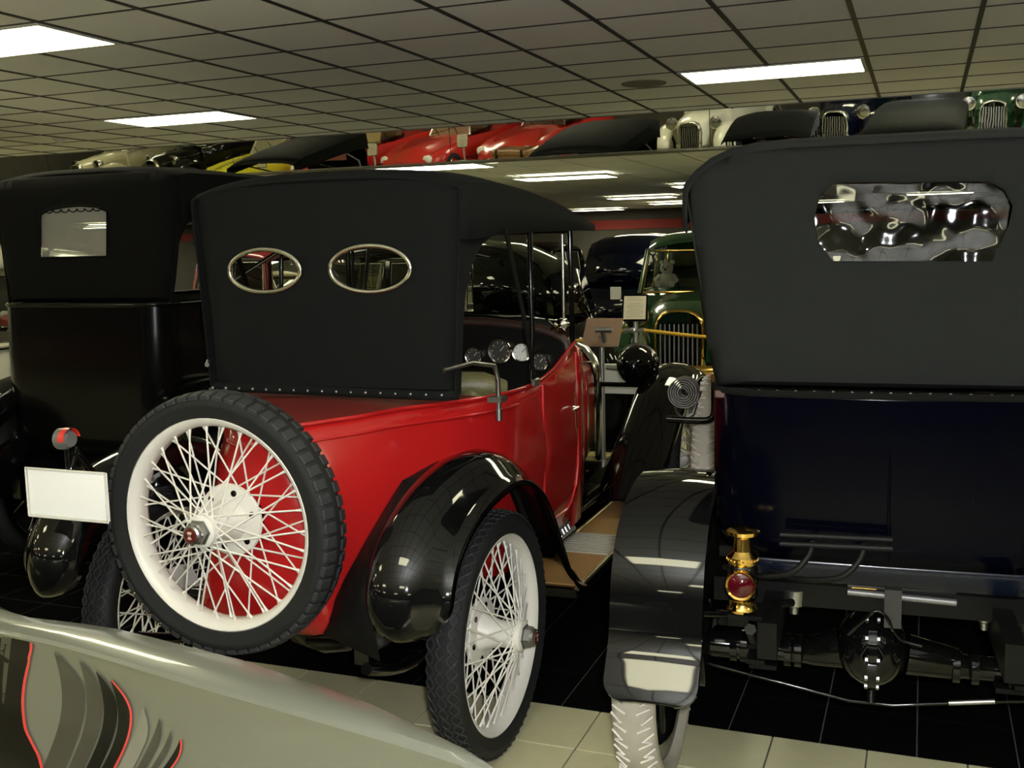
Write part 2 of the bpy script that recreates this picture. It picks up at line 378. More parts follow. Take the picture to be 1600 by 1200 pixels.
# ------------------------------------------------------------------ wheels
def spoke_mesh(x0, r0, th0, x1, r1, th1, rad, m):
    a = Vector((x0, r0 * math.cos(th0), r0 * math.sin(th0))); b = Vector((x1, r1 * math.cos(th1), r1 * math.sin(th1)))
    q = b.lerp(a, 0.09)
    return G().tube([a, q, b], [rad, rad, rad * 2.0], 6).mesh('spoke', m, 60)
SPK = {}
def wire_wheel(parent, loc, rz, R=0.405, tread='chain', single=True, tw=0.115, rim=None, label=None):
    """local +X is the outboard side"""
    rr = R * 0.815
    me = G().lathe([(-.040, rr + .004), (.040, rr + .004), (.046, rr - .003), (.041, rr - .014), (.02, rr - .028), (-.02, rr - .028), (-.041, rr - .014), (-.046, rr - .003), (-.040, rr + .004)], 64, 'X').mesh('wheel', rim or WHITEW, 40)
    wh = inst('wheel', me, parent, T(*loc) @ RZ(rz))
    if label: wh['label'] = label
    h = tw / 2
    ty = G().lathe([(.046, rr), (.05, rr + .012), (h, rr + .035), (h + .002, R - .035), (h - .006, R - .014), (h * .55, R - .004), (0, R), (-h * .55, R - .004), (-h + .006, R - .014), (-h - .002, R - .035), (-h, rr + .035), (-.05, rr + .012), (-.046, rr)], 72, 'X')
    obj('tyre', ty, RUBBER, wh, 50)
    if tread == 'lug':
        n = 58
        bm_ = G().box((h * .62, 0, R - .004), (h * .72, 2 * PI * R / n * .74, .014), 0, .002); 
        bm_.v = [(x, y, z - 0.9 * max(0, x - h * .45) ** 1.6 * 3) for x, y, z in bm_.v]
        bme = bm_.mesh('tread_block', TREADM, 30)
        bm2 = G().box((-h * .62, 0, R - .004), (h * .72, 2 * PI * R / n * .74, .014), 0, .002)
        bm2.v = [(x, y, z - 0.9 * max(0, -x - h * .45) ** 1.6 * 3) for x, y, z in bm2.v]
        bme2 = bm2.mesh('tread_block', TREADM, 30)
        for k in range(n):
            inst('tread_block', bme, wh, RX(2 * PI * k / n)); inst('tread_block', bme2, wh, RX(2 * PI * (k + .5) / n))
    elif tread:
        g = G(); n = 64
        for k in range(n):
            a = 2 * PI * k / n; da = 2 * PI / n
            for c0 in (-.62, 0.0, .62):
                for s_ in (-1, 1):
                    pts = []
                    for t in (0, .25, .5, .75, 1):
                        xx = h * (c0 + s_ * .26 * math.sin(PI * t)); aa = a + da * t * (1 if c0 else 1) + (da / 2 if c0 == 0 else 0)
                        rl = R + .001 - (abs(xx) / h) ** 3 * .016
                        pts.append((xx, rl * math.cos(aa), rl * math.sin(aa)))
                    g.tube(pts, .0028, 4, False)
        obj('tread', g, TREADM, wh, 60, kind='stuff')
    # hub: big drilled flange inboard, barrel, threaded cap outboard
    obj('hub', G().lathe([(-.05, .0001), (-.05, .108), (-.04, .114), (-.032, .111), (-.027, .066), (-.005, .054), (.03, .044), (.085, .043), (.09, .050), (.112, .050), (.116, .044), (.116, .0001)], 40, 'X'), rim or WHITEW, wh, 40)
    cap = obj('hub_cap', G().lathe([(.110, .040), (.120, .041), (.122, .036), (.140, .035), (.146, .030), (.148, .0001)], 6, 'X').add(*(lambda q: (q.v, q.f))(G().lathe([(.14, .030), (.152, .029), (.157, .024), (.158, .0001)], 32, 'X'))), DCHROME, wh, 30)
    em = G().lathe([(.1575, .021), (.1595, .020), (.1600, .0001)], 28, 'X'); obj('emblem', em, mat('emblem_enamel', (0.10, 0.012, 0.008), 0.2, 0, 0.8), wh, 40)
    mk = G()
    for a in (0.5, 1.25, 2.0, 2.75): mk.box((.1606, 0, 0), (.0012, .003, .026))
    mk = G()
    for a in (-.55, 0, .55): mk.add([Matrix.Rotation(a, 3, 'X') @ Vector((.1608, y, z)) for y, z in ((-.0016, -.012), (.0016, -.012), (.0028, .013), (-.0028, .013))], [(0, 1, 2, 3)])
    obj('emblem_mark', mk, mat('emblem_mark', (0.7, 0.5, 0.42), 0.4), wh, 0)
    bme = G().lathe([(-.034, .010), (-.027, .010), (-.027, .0001)], 10, 'X').mesh('bolt', SATIN, 40)
    for k in range(6):
        a = 2 * PI * (k + .25) / 6; inst('bolt', bme, wh, T(0.0, .088 * math.cos(a), .088 * math.sin(a)))
    key = (R, single, id(rim))
    rs = rr - .026
    kinds = []
    for sg in (-1, 1):
        kinds.append((.095, .047, sg * 0.95, .012 , rs, 0.0)); kinds.append((-.036, .109, sg * 0.55, -.012, rs, 0.0))
    ms_ = [spoke_mesh(k[0], k[1], k[2], k[3], k[4], k[5], .0030, rim or WHITEW) for k in kinds]
    n = 15
    if single:
        for q, me_ in enumerate(ms_):
            for k in range(n): inst('spoke', me_, wh, RX(2 * PI * (k + [0, .25, .5, .75][q]) / n))
    else:
        g = G()
        for q, me_ in enumerate(ms_):
            for k in range(n):
                m4 = RX(2 * PI * (k + [0, .25, .5, .75][q]) / n)
                g.add([m4 @ v.co for v in me_.vertices], [tuple(pl.vertices) for pl in me_.polygons])
        obj('spokes', g, rim or WHITEW, wh, 60, kind='stuff')
    return wh

def wood_wheel(parent, loc, rz, R, tyre_m, tread_m, wheel_m, tw=0.11, n_sp=12, label=None):
    rr = R * .83
    me = G().lathe([(-.035, rr + .004), (.035, rr + .004), (.038, rr - .012), (.026, rr - .045), (-.026, rr - .045), (-.038, rr - .012), (-.035, rr + .004)], 56, 'X').mesh('wheel', wheel_m, 40)
    wh = inst('wheel', me, parent, T(*loc) @ RZ(rz)); h = tw / 2
    if label: wh['label'] = label
    obj('tyre', G().lathe([(.035, rr), (h * .9, rr + .012), (h, rr + .032), (h * .93, R - .022), (h * .55, R - .003), (0, R), (-h * .55, R - .003), (-h * .93, R - .022), (-h, rr + .032), (-h * .9, rr + .012), (-.035, rr)], 64, 'X'), tyre_m, wh, 50)
    if tread_m:
        g = G(); n = 46
        for k in range(n):
            a = 2 * PI * k / n; da = 2 * PI / n
            for row, (c0, c1) in enumerate(((-.85, -.25), (.25, .85))):
                pts = []
                for t, q in ((0, 0), (.35, 1), (.55, .35), (1.0, 1.15)):
                    xx = h * lerp(c0, c1, q) if row else h * lerp(c1, c0, q)
                    aa = a + da * .85 * t; rl = R + .0022 - (abs(xx) / h) ** 3.2 * .02
                    pts.append((xx, rl * math.cos(aa), rl * math.sin(aa)))
                g.tube(pts, .0034, 4, False)
        obj('tread', g, tread_m, wh, 60, kind='stuff')
    obj('hub', G().lathe([(-.06, .0001), (-.06, .07), (-.045, .09), (.03, .09), (.045, .06), (.09, .05), (.1, .04), (.1, .0001)], 28, 'X'), wheel_m, wh, 40)
    sm = G().tube([(0, 0, .06), (0, 0, .16), (0, 0, rr - .03)], [.024, .02, .019], 8).mesh('spoke', wheel_m, 60)
    for k in range(n_sp): inst('spoke', sm, wh, RX(2 * PI * k / n_sp))
    return wh

def disc_wheel(parent, loc, rz, R, cap_m, tyre_m=None, tw=0.15):
    rr = R * .62
    me = G().lathe([(-.05, .0001), (-.05, rr), (.045, rr), (.05, rr - .02), (.02, rr - .04), (.03, R * .32), (.05, R * .28), (.05, .0001)], 28, 'X').mesh('wheel', cap_m, 40)
    wh = inst('wheel', me, parent, T(*loc) @ RZ(rz)); h = tw / 2
    obj('tyre', G().lathe([(.048, rr), (h, rr + .03), (h, R - .04), (h * .8, R - .01), (0, R), (-h * .8, R - .01), (-h, R - .04), (-h, rr + .03), (-.048, rr)], 36, 'X'), tyre_m or RUBBER, wh, 50)
    obj('hub_cap', G().lathe([(.05, R * .26), (.075, R * .2), (.085, .0001)], 24, 'X'), CHROME, wh, 40)
    return wh

# ------------------------------------------------------------------ car body pieces
def smooth_path(pts, sub=4):
    out = []; P = [Vector(p) for p in pts]
    for i in range(len(P) - 1):
        p0, p1, p2, p3 = P[max(i - 1, 0)], P[i], P[i + 1], P[min(i + 2, len(P) - 1)]
        for k in range(sub):
            t = k / sub
            out.append(0.5 * ((2 * p1) + (p2 - p0) * t + (2 * p0 - 5 * p1 + 4 * p2 - p3) * t * t + (3 * p1 - p0 - 3 * p2 + p3) * t ** 3))
    out.append(P[-1]); return out

def fender(name, parent, path, prof, m, round_end=0.0, round_start=0.0, sub=4, solid=0.005, label=None):
    """path: (y, z) of the edge line; prof: list of (x, outward offset) across the fender"""
    pts = smooth_path([(p[0], p[1]) for p in path], sub); secs = []; L = [0.0]
    for a, b in zip(pts[:-1], pts[1:]): L.append(L[-1] + (b - a).length)
    tot = L[-1]; xm = sum(p[0] for p in prof) / len(prof); xw = (max(p[0] for p in prof) - min(p[0] for p in prof)) / 2
    area = sum(a[0] * b[1] - b[0] * a[1] for a, b in zip(pts, pts[1:] + pts[:1]))
    sg = 1
    xmid = (max(p[0] for p in prof) + min(p[0] for p in prof)) / 2
    for i, p in enumerate(pts):
        t = (pts[min(i + 1, len(pts) - 1)] - pts[max(i - 1, 0)]).normalized(); n = Vector((-t[1], t[0]))
        k = 1.0; e = L[i]; f_ = tot - L[i]
        if round_start and e < round_start: k = (xw - round_start + math.sqrt(max(0, round_start ** 2 - (round_start - e) ** 2))) / xw
        if round_end and f_ < round_end: k = (xw - round_end + math.sqrt(max(0, round_end ** 2 - (round_end - f_) ** 2))) / xw
        secs.append([(xmid + (x - xmid) * k, p[0] + n[0] * o * max(0, k) ** .6, p[1] + n[1] * o * max(0, k) ** .6) for x, o in prof])
    return obj(name, G().loft(secs), m, parent, 50, solid, label)

ROOF_P = [3.2]
def roof_z(x, w, zs, zc): return zc - (zc - zs) * min(1, abs(x) / w) ** ROOF_P[0]

def soft_top(t, cx, yb, z0, wb, stations, holes, m, flap=None, wrap=0.06, lean=0.0, z0_slope=0.0, bulge=0.0):
    """stations: (y, half width, valance bottom z, shoulder z, crown z), rear first"""
    y, wt, ze, zs, zc = stations[0]
    n = 18
    outer = [(-wb, z0 - z0_slope * -wb), (wb, z0 - z0_slope * wb)]
    for k in range(1, 7): outer.append((lerp(wb, wt, (k / 6) ** .8), lerp(z0, zs, k / 6)))
    for k in range(1, n): x = wt * math.cos(PI * k / n); outer.append((x, roof_z(x, wt, zs, zc)))
    for k in range(0, 6): outer.append((-lerp(wb, wt, ((6 - k) / 6) ** .8), lerp(z0, zs, (6 - k) / 6)))
    def fn(a, b):
        h = (b - z0) / (zs - z0); we = lerp(wb, wt, max(0, min(1, h)) ** .8); d = max(0, abs(a) - (we - wrap)) / wrap
        dz = max(0, (b - (zc - .06)) / .06)
        return (cx + a, yb + lean * h + 0.05 * d ** 2.2 + 0.02 * dz ** 2 - bulge * (1 - (a / we) ** 2) * math.sin(PI * max(0, min(1, h))), b)
    cur = obj('rear_curtain', G().poly(outer, holes, 0.045, fn), m, t, 60, 0.006)
    secs = []
    for (yy, w_, ze_, zs_, zc_) in stations:
        row = [(cx - w_ - .004, yy, ze_), (cx - w_ - .004, yy, lerp(ze_, zs_, .6))]
        for k in range(n + 1): x = -w_ * math.cos(PI * k / n); row.append((cx + x, yy, roof_z(x, w_, zs_, zc_)))
        row += [(cx + w_ + .004, yy, lerp(ze_, zs_, .6)), (cx + w_ + .004, yy, ze_)]
        secs.append(row)
    obj('roof', G().loft(secs), m, t, 50, 0.006, off=-1)
    if flap:
        for s_ in (-1, 1):
            obj('side_flap', G().poly(flap, (), 0, lambda a, b, s_=s_: (cx + s_ * (lerp(wb, wt, max(0, min(1, (b - z0) / (zs - z0))) ** .8) + .001), a, b)), m, t, 0, 0.005)
    return cur, fn

def oval(cx, cz, a, b, n=36, p=2.0):
    out = []
    for k in range(n):
        t = 2 * PI * k / n; c, s_ = math.cos(t), math.sin(t)
        out.append((cx + a * sgn(c) * abs(c) ** (2 / p), cz + b * sgn(s_) * abs(s_) ** (2 / p)))
    return out

def tub(t, cx, yr, yf, hw, levels, m, rc=0.22, name='body', solid=0.015):
    """rounded tub: levels are (z, inset at sides, inset at rear)"""
    secs = []
    for z, ins, insr in levels:
        w_ = hw - ins; y0 = yr + insr; r = rc; row = [(cx - w_, yf, z), (cx - w_, lerp(yf, y0 + r, .5), z)]
        for k in range(9): a = PI + PI / 2 * k / 8; row.append((cx - w_ + r + r * math.cos(a), y0 + r + r * math.sin(a), z))
        row.append((cx, y0 - 0.012, z))
        for k in range(9): a = 1.5 * PI + PI / 2 * k / 8; row.append((cx + w_ - r + r * math.cos(a), y0 + r + r * math.sin(a), z))
        row += [(cx + w_, lerp(yf, y0 + r, .5), z), (cx + w_, yf, z)]
        secs.append(row)
    return obj(name, G().loft(secs), m, t, 50, solid, off=-1), secs

def arch_loft(stations, cx, zl_key=True):
    """stations: (y, half width, bottom z, shoulder z, crown z)"""
    secs = []
    for y, w_, zl, zs, zt in stations:
        row = []
        half = [(w_ * .97, zl), (w_, lerp(zl, zs, .45)), (w_, lerp(zl, zs, .85)), (w_ * .985, zs), (w_ * .90, lerp(zs, zt, .40)), (w_ * .72, lerp(zs, zt, .74)), (w_ * .4, lerp(zs, zt, .95)), (0, zt)]
        row = [(cx - x, y, z) for x, z in half] + [(cx + x, y, z) for x, z in half[-2::-1]]
        secs.append(row)
    return G().loft(secs)

def lamp_bowl(t, c, r, depth, m, rim_m, name='headlamp'):
    """headlamp whose lens looks to +Y"""
    x, y, z = c
    o = obj(name, G().lathe([(-depth, .0001), (-depth * .97, r * .25), (-depth * .8, r * .6), (-depth * .5, r * .88), (-depth * .2, r * .99), (0, r)], 32, 'Y', c), m, t, 60)
    obj('lamp_rim', G().lathe([(-.01, r), (0, r + .012), (.02, r + .008), (.022, r - .01)], 32, 'Y', c), rim_m, o, 50)
    obj('lens', G().lathe([(.018, r - .008), (.03, r * .6), (.036, .0001)], 32, 'Y', c), mat('lamp_lens', (.22, .22, .2), .18, 1, 0, .3, 60), o, 50)
    return o

# ------------------------------------------------------------------ red roadster
RCX = -1.93
def red_car():
    L0 = Vector((RCX, 4.5, 0))
    t = thing('roadster', 'red open roadster with black cloth top and white wire wheels', 'car', L0)
    rel = lambda x, y, z: (x - L0[0], y - L0[1], z)
    # tub from the pointed tail to the scuttle: (y, belt half width, waist half width, bottom half width, belt z, bottom z)
    S = [(2.69, .025, .10, .20, 1.125, .53), (2.73, .085, .17, .245, 1.13, .49), (2.82, .165, .24, .28, 1.135, .47), (2.93, .245, .31, .32, 1.14, .46), (3.06, .335, .385, .37, 1.148, .45), (3.20, .435, .465, .43, 1.15, .45),
         (3.37, .53, .545, .49, 1.152, .45), (3.56, .555, .565, .52, 1.15, .45), (3.76, .56, .57, .525, 1.155, .45), (3.95, .56, .57, .525, 1.18, .45), (4.12, .555, .565, .52, 1.225, .45), (4.27, .55, .56, .515, 1.262, .45)]
    def half(s):
        y, wb, wm, wl, zb, zl = s
        return [(0, zl - .02), (wl * .7, zl - .015), (wl * .95, zl + .005), (wl + .01, zl + .05), (lerp(wl, wm, .55) + .01, zl + .18), (wm + .006, lerp(zl, zb, .58)), (lerp(wm, wb, .35) + .004, lerp(zl, zb, .80)), (lerp(wm, wb, .8), zb - .05), (wb, zb)]
    secs = []
    for s in S:
        h = half(s); secs.append([(RCX - x, s[0], z) for x, z in h[::-1]] + [(RCX + x, s[0], z) for x, z in h[1:]])
    g = G().loft(secs)
    tail = secs[0]; g.add(tail, [tuple(range(len(tail)))])
    obj('body', g, RED, t, 40, 0.012, off=-1)
    dk = []
    for s in S[:7]:
        y, wb, zb = s[0], s[1], s[4]; dk.append([(RCX + wb * u, y, zb + .012 * (1 - u * u) + .001) for u in (-1, -.6, -.2, .2, .6, 1)])
    obj('tail_deck', G().loft(dk), mat('matt_maroon_deck', (.15, .02, .016), .5, 0, 0, .1, 30, spec=.2), t, 40)
    for sd in (-1, 1):
        obj('belt_moulding', G().tube(smooth_path([(RCX + sd * s[1], s[0], s[4] + .002) for s in S], 2), .0075, 6), RED, t, 60)
        obj('belt_moulding', G().tube(smooth_path([(RCX + sd * (lerp(s[2], s[1], .8) + .003), s[0], s[4] - .05) for s in S[:8]], 2), .005, 6), RED, t, 60)
    # door: proud panel with a bead round it, cut to the side surface
    def side(y, z, o=0.0, sd=1):
        for a, b in zip(S[:-1], S[1:]):
            if a[0] <= y <= b[0]:
                k = (y - a[0]) / (b[0] - a[0]); s = tuple(lerp(a[i], b[i], k) for i in range(6)); break
        else: s = S[-1]
        h = half(s)
        for p, q in zip(h[2:-1], h[3:]):
            if p[1] <= z <= q[1]: return (RCX + sd * (lerp(p[0], q[0], (z - p[1]) / (q[1] - p[1])) + o), y, z)
        return (RCX + sd * (h[-1][0] + o), y, z)
    for sd in (-1, 1):
        zt = lambda y: 1.15 + max(0, (y - 3.8)) * .19
        ol = [(3.80, zt(3.80) - .012), (3.80, .62), (3.815, .585), (3.85, .57), (4.12, .57), (4.18, .59), (4.23, .66), (4.245, .75), (4.245, zt(4.245) - .012)]
        dr = obj('door', G().poly(ol, (), .04, lambda a, b, sd=sd: side(a, b, .006, sd)), RED, t, 50)
        obj('door_bead', G().tube([side(a, b, .008, sd) for a, b in ol], .0055, 6), mat('bright_red_bead', (0.52, 0.012, 0.016), 0.35, 0, 0.4), dr, 60)
        obj('door_handle', G().tube([side(4.16, 1.0, .008, sd), side(4.16, 1.0, .03, sd), side(4.08, 1.0, .03, sd)], .006, 6), CHROME, dr, 60)
    # scuttle and bonnet
    obj('cowl', arch_loft([(4.255, .55, .46, 1.24, 1.36), (4.40, .54, .46, 1.225, 1.345), (4.55, .50, .46, 1.19, 1.31), (4.72, .44, .46, 1.13, 1.25), (4.86, .405, .46, 1.08, 1.22)], RCX), RED, t, 40, 0.01, off=-1)
    obj('bonnet', arch_loft([(4.87, .385, .58, 1.0, 1.20), (5.2, .32, .58, .98, 1.17), (5.52, .255, .58, .96, 1.14)], RCX), RED, t, 40, 0.006, off=-1)
    obj('bonnet_band', arch_loft([(4.860, .392, .5, 1.005, 1.206), (4.868, .392, .5, 1.005, 1.206)], RCX), DCHROME, t, 40, 0.003)
    hg = G()
    for sd in (-1, 1): hg.tube([(RCX + sd * .345, 4.88, 1.095), (RCX + sd * .235, 5.51, 1.04)], .006, 6)
    obj('bonnet_hinge', hg, CHROME, t, 60)
    obj('radiator', arch_loft([(5.52, .262, .5, .97, 1.15), (5.54, .275, .48, .98, 1.165), (5.60, .275, .48, .98, 1.165), (5.62, .25, .52, .96, 1.13)], RCX), CHROME, t, 40)
    obj('radiator_core', G().box((RCX, 5.612, .8), (.46, .02, .56)), SATIN, t, 0)
    # dashboard, instruments, windscreen
    db = []
    for k in range(21):
        a = PI * k / 20; db.append((RCX - .53 * math.cos(a), 1.215 + .125 * math.sin(a) ** .7))
    db += [(RCX + .53, 1.0), (RCX - .53, 1.0)]
    obj('dashboard', G().poly(db, (), 0, lambda a, b: (a, 4.215, b)), mat('dash_black', (0.003, 0.003, 0.003), 0.35, 0, 0.0, 0.3, 30, spec=.3), t, 0, 0.012)
    obj('dash_roll', G().tube([(p[0], 4.235, p[1] + .012) for p in db[:21]], .022, 8), mat('dash_roll_leather', (.03, .012, .008), .5), t, 60)
    for (u, v, r, fm) in ((742, 556, .040, DDIAL), (783, 548, .054, DDIAL), (817, 550, .043, DIAL), (845, 565, .040, DDIAL)):
        c = pix(u, v, 1, 4.20)
        gg = obj('gauge', G().lathe([(.0, r * 1.02), (-.014, r * 1.05), (-.02, r * .98), (-.018, r * .86), (-.008, r * .84)], 28, 'Y', c), CHROME, t, 40)
        obj('dial_face', G().lathe([(-.009, r * .85), (-.0095, .0001)], 28, 'Y', c), fm, gg, 0)
        ndl = G()
        for k in range(10):
            a = 2 * PI * k / 10; d_ = Vector((math.cos(a), 0, math.sin(a))); ndl.tube([c + d_ * r * .62 + Vector((0, -.0105, 0)), c + d_ * r * .76 + Vector((0, -.0105, 0))], .0012, 4)
        ndl.tube([c + Vector((0, -.0115, 0)), c + Vector((r * .35, -.0115, r * .4))], .0015, 4)
        obj('dial_marks', ndl, DDIAL if fm is DIAL else DIAL, gg, 0)
    c = Vector((RCX + .40, 4.19, 1.24))
    obj('choke_knob', G().tube([c, c + Vector((0, -.05, 0))], [.006, .014], 10), BRASS, t, 60)
    c = Vector((RCX - .26, 4.02, 1.16)); ring = []
    for k in range(33):
        a = 2 * PI * k / 32; ring.append((c.x + .20 * math.cos(a), c.y + .07 * math.sin(a) - 0, c.z + .17 * math.sin(a)))
    sw = obj('steering_wheel', G().tube(ring, .013, 8, False), WOOD, t, 60)
    sp = G()
    for a in (0, PI / 2, PI, 1.5 * PI): sp.tube([c, (c.x + .2 * math.cos(a), c.y + .07 * math.sin(a), c.z + .17 * math.sin(a))], .007, 6)
    obj('steering_spokes', sp, SATIN, sw, 60)
    obj('steering_column', G().tube([c, (c.x, 4.5, .85)], .018, 8), SATIN, t, 60)
    wy = 4.27
    wsz = lambda x: 1.255 + .105 * (1 - (abs(x) / .54) ** 2.4)
    fr = G()
    for sd in (-1, 1):
        obj('windscreen_post', G().tube([(RCX + sd * .54, wy, 1.22), (RCX + sd * .535, wy, 1.745)], .012, 10), SATIN, t, 60)
        obj('windscreen_post', G().tube([(RCX + sd * .508, wy - .01, 1.28), (RCX + sd * .505, wy - .01, 1.72)], .007, 8), CHROME if sd > 0 else SATIN, t, 60)
        kn = G().lathe([(-.02, .010), (-.012, .016), (.012, .016), (.02, .010)], 12, 'X', (RCX + sd * .55, wy, 1.50)); obj('clamp_knob', kn, CHROME, t, 40)
    fr.tube([(RCX - .52, wy, 1.735), (RCX + .52, wy, 1.735)], .011, 8)
    fr.tube([(RCX + x * .52, wy, wsz(x * .52) + .012) for x in [k / 8 - 1 for k in range(17)]], .012, 8)
    obj('windscreen_frame', fr, SATIN, t, 60)
    gp = [(RCX + x * .505, wsz(x * .505) + .01) for x in [k / 8 - 1 for k in range(17)]] + [(RCX + .505, 1.73), (RCX - .505, 1.73)]
    obj('windscreen_glass', G().poly(gp, (), 0, lambda a, b: (a, wy, b)), GLASS, t, 0)
    # spotlight bracket on the screen
    c = pix(878, 508, 1, wy - .05)
    obj('screen_lamp', G().lathe([(-.03, .008), (-.02, .028), (.02, .03), (.026, .02)], 20, 'Y', c).tube([c, c + Vector((-.05, 0, -.02))], .006, 6).tube([c, c + Vector((0.0, .04, -.05))], .007, 6), CHROME, t, 50)
    # seat
    obj('seat_cushion', G().box((RCX, 3.86, .78), (.98, .48, .16), 0, .03), OLIVE, t, 40)
    sb = []
    for y, z, r in ((3.53, .72, .06), (3.50, .95, .07), (3.49, 1.08, .075), (3.49, 1.15, .055)):
        sb.append(None)
    sbk = G()
    for k in range(8):
        x = RCX - .44 + .88 * (k + .5) / 8
        sbk.tube([(x, 3.60, .74), (x, 3.57, .92), (x, 3.55, 1.10), (x, 3.56, 1.16)], [.056, .058, .057, .03], 10)
    obj('seat_back', sbk, OLIVE, t, 60)
    obj('seat_roll', G().tube([(RCX - .50, 3.60, 1.145), (RCX - .45, 3.57, 1.165), (RCX + .42, 3.57, 1.165), (RCX + .485, 3.62, 1.15)], [.03, .05, .05, .03], 10), OLIVE, t, 60)
    # cloth top
    st = [(3.16, .525, 1.70, 1.865, 1.915), (3.22, .545, 1.70, 1.885, 1.945), (3.45, .55, 1.715, 1.89, 1.955), (3.75, .55, 1.725, 1.875, 1.94), (4.05, .55, 1.73, 1.845, 1.905), (4.35, .55, 1.735, 1.80, 1.855), (4.58, .55, 1.735, 1.765, 1.81)]
    z0 = 1.185; wv = []
    for u0, u1, v0, v1 in ((357, 474, 386, 460), (514, 646, 380, 460)):
        a0, a1, b0, b1 = pix(u0, 422, 1, 3.16), pix(u1, 420, 1, 3.16), pix((u0 + u1) / 2, v0, 1, 3.16), pix((u0 + u1) / 2, v1, 1, 3.16)
        wv.append(((a0.x + a1.x) / 2 - RCX, (b0.z + b1.z) / 2, (a1.x - a0.x) / 2 - .012, (b0.z - b1.z) / 2 - .012))
    holes = [oval(a, b, c_, d_) for a, b, c_, d_ in wv]
    flap = [(3.16, z0), (3.205, z0), (3.20, 1.42), (3.215, 1.52), (3.26, 1.61), (3.34, 1.68), (3.46, 1.72), (3.46, 1.875), (3.16, 1.86)]
    cur, fn = soft_top(t, RCX, 3.16, z0, .485, st, holes, CLOTH, flap, 0.05)
    for a, b, c_, d_ in wv:
        ring = [fn(x, z) for x, z in oval(a, b, c_ + .004, d_ + .004, 48)]; ring = [(x, y - .006, z) for x, y, z in ring]; ring += ring[:2]
        rw = obj('rear_window', G().tube(ring, .0085, 8, False), CHROME, t, 60, label='oval nickel-rimmed window in the cloth')
        obj('pane', G().poly(oval(a, b, c_, d_), (), 0, lambda x, z: (RCX + x, 3.163, z)), GLASS, rw, 0)
    rl = G(); rail = [(RCX + u * .49, 3.145 + (.04 if abs(u) > .95 else 0), z0 + .004 - .004 * u) for u in [k / 10 - 1 for k in range(21)]]
    obj('hold_down_rail', G().tube(rail, .017, 6), CLOTH, t, 60)
    sm = G().sphere((0, 0, 0), .006, 8, 6).mesh('stud', DCHROME, 60)
    for k in range(17):
        u = -0.93 + 1.86 * k / 16; inst('stud', sm, t, T(u * .49, 3.127 - 4.5, z0 + .006))
    for sd in (-1, 1):
        X = RCX + sd * .565
        obj('top_strap', G().loft([[(X + sd * .002, 3.44 - .012, 1.74), (X + sd * .002, 3.44 + .018, 1.74)], [(X + sd * .008, 3.58 - .014, 1.44), (X + sd * .008, 3.58 + .016, 1.44)], [(X + sd * .010, 3.70 - .012, 1.16), (X + sd * .010, 3.70 + .012, 1.16)]]), mat('strap_leather', (0.003, 0.003, 0.003), .8, spec=.1), t, 0, 0.006)
        obj('top_iron', G().tube([(X - sd * .02, 3.75, 1.74), (X - sd * .015, 3.74, 1.55), (X - sd * .01, 3.735, 1.34), (X - sd * .005, 3.70, 1.17)], .0095, 10), SATIN, t, 60)
        obj('top_iron', G().tube([(X - sd * .03, 3.80, 1.74), (X - sd * .03, 3.80, 1.62)], .008, 8), CHROME, t, 60)
        obj('strap_buckle', G().box((X + sd * .012, 3.70, 1.165), (.02, .05, .03), 0, .004), DCHROME, t, 0)
        rp = G().tube([(RCX + sd * .47, 3.12, 1.275), (RCX + sd * .53, 3.22, 1.29), (RCX + sd * .575, 3.30, 1.272), (RCX + sd * .58, 3.32, 1.22), (RCX + sd * .58, 3.32, 1.09)], .0085, 8)
        rp.box((RCX + sd * .575, 3.32, 1.155), (.05, .06, .018)).tube([(RCX + sd * .58, 3.32, 1.12), (RCX + sd * .58, 3.32, 1.08)], .012, 8)
        obj('top_rest', rp, DCHROME, t, 50)
    for y, z in ((3.46, 1.90), (3.90, 1.865), (4.30, 1.80)):
        obj('top_bow', G().tube([(RCX + x, y, roof_z(x, .55, z - .055, z) + .015) for x in [-.53 + 1.06 * k / 14 for k in range(15)]], .014, 6), WOOD, t, 60)
    # rear wings
    for sd in (-1, 1):
        # both arches are seen along +y, n points up-left for a path that runs forward
        path = [(2.515, .60), (2.515, .67), (2.535, .745), (2.585, .815), (2.68, .877), (2.83, .922), (3.02, .940), (3.18, .912), (3.31, .84), (3.40, .75), (3.475, .65), (3.54, .555), (3.61, .465), (3.69, .40), (3.80, .36)]
        xs_ = [(.50, -.01), (.505, .03), (.535, .07), (.585, .085), (.635, .075), (.68, .045), (.71, .010), (.725, .0), (.742, -.006), (.745, -.022)]
        if sd < 0: xs_ = [(-a - .035, b) for a, b in xs_]
        fd = fender('rear_wing', t, path, [(RCX + a, b) for a, b in xs_], BLACKP, 0, .118, 5)
        # splash panel from the wing to the tail of the body
        bl_ = [pix(507, 992, 1, 2.725), pix(512, 966, 1, 2.735), pix(540, 905, 1, 2.76), pix(575, 842, 1, 2.79), pix(612, 780, 1, 2.83), pix(630, 752, 1, 2.86), pix(668, 706, 1, 2.96)]
        fi_ = [(2.56, .50), (2.53, .61), (2.525, .70), (2.56, .79), (2.64, .86), (2.78, .925), (2.95, .965)]
        wr = [[(RCX + sd * .502, y, z) for y, z in fi_], [(RCX + sd * (p.x - RCX), p.y, p.z) for p in bl_], [(RCX + sd * (p.x - RCX - .03), p.y + .40, p.z) for p in bl_]]
        wr[1][-1] = wr[0][-1]; wr[2][-1] = (wr[0][-1][0] - sd * .05, wr[0][-1][1] + .1, wr[0][-1][2])
        if sd > 0: obj('wing_skirt', G().loft(wr), mat('dull_black', (.004, .004, .004), .5, 0, 0, .2, 20, spec=.15), t, 25, .004)
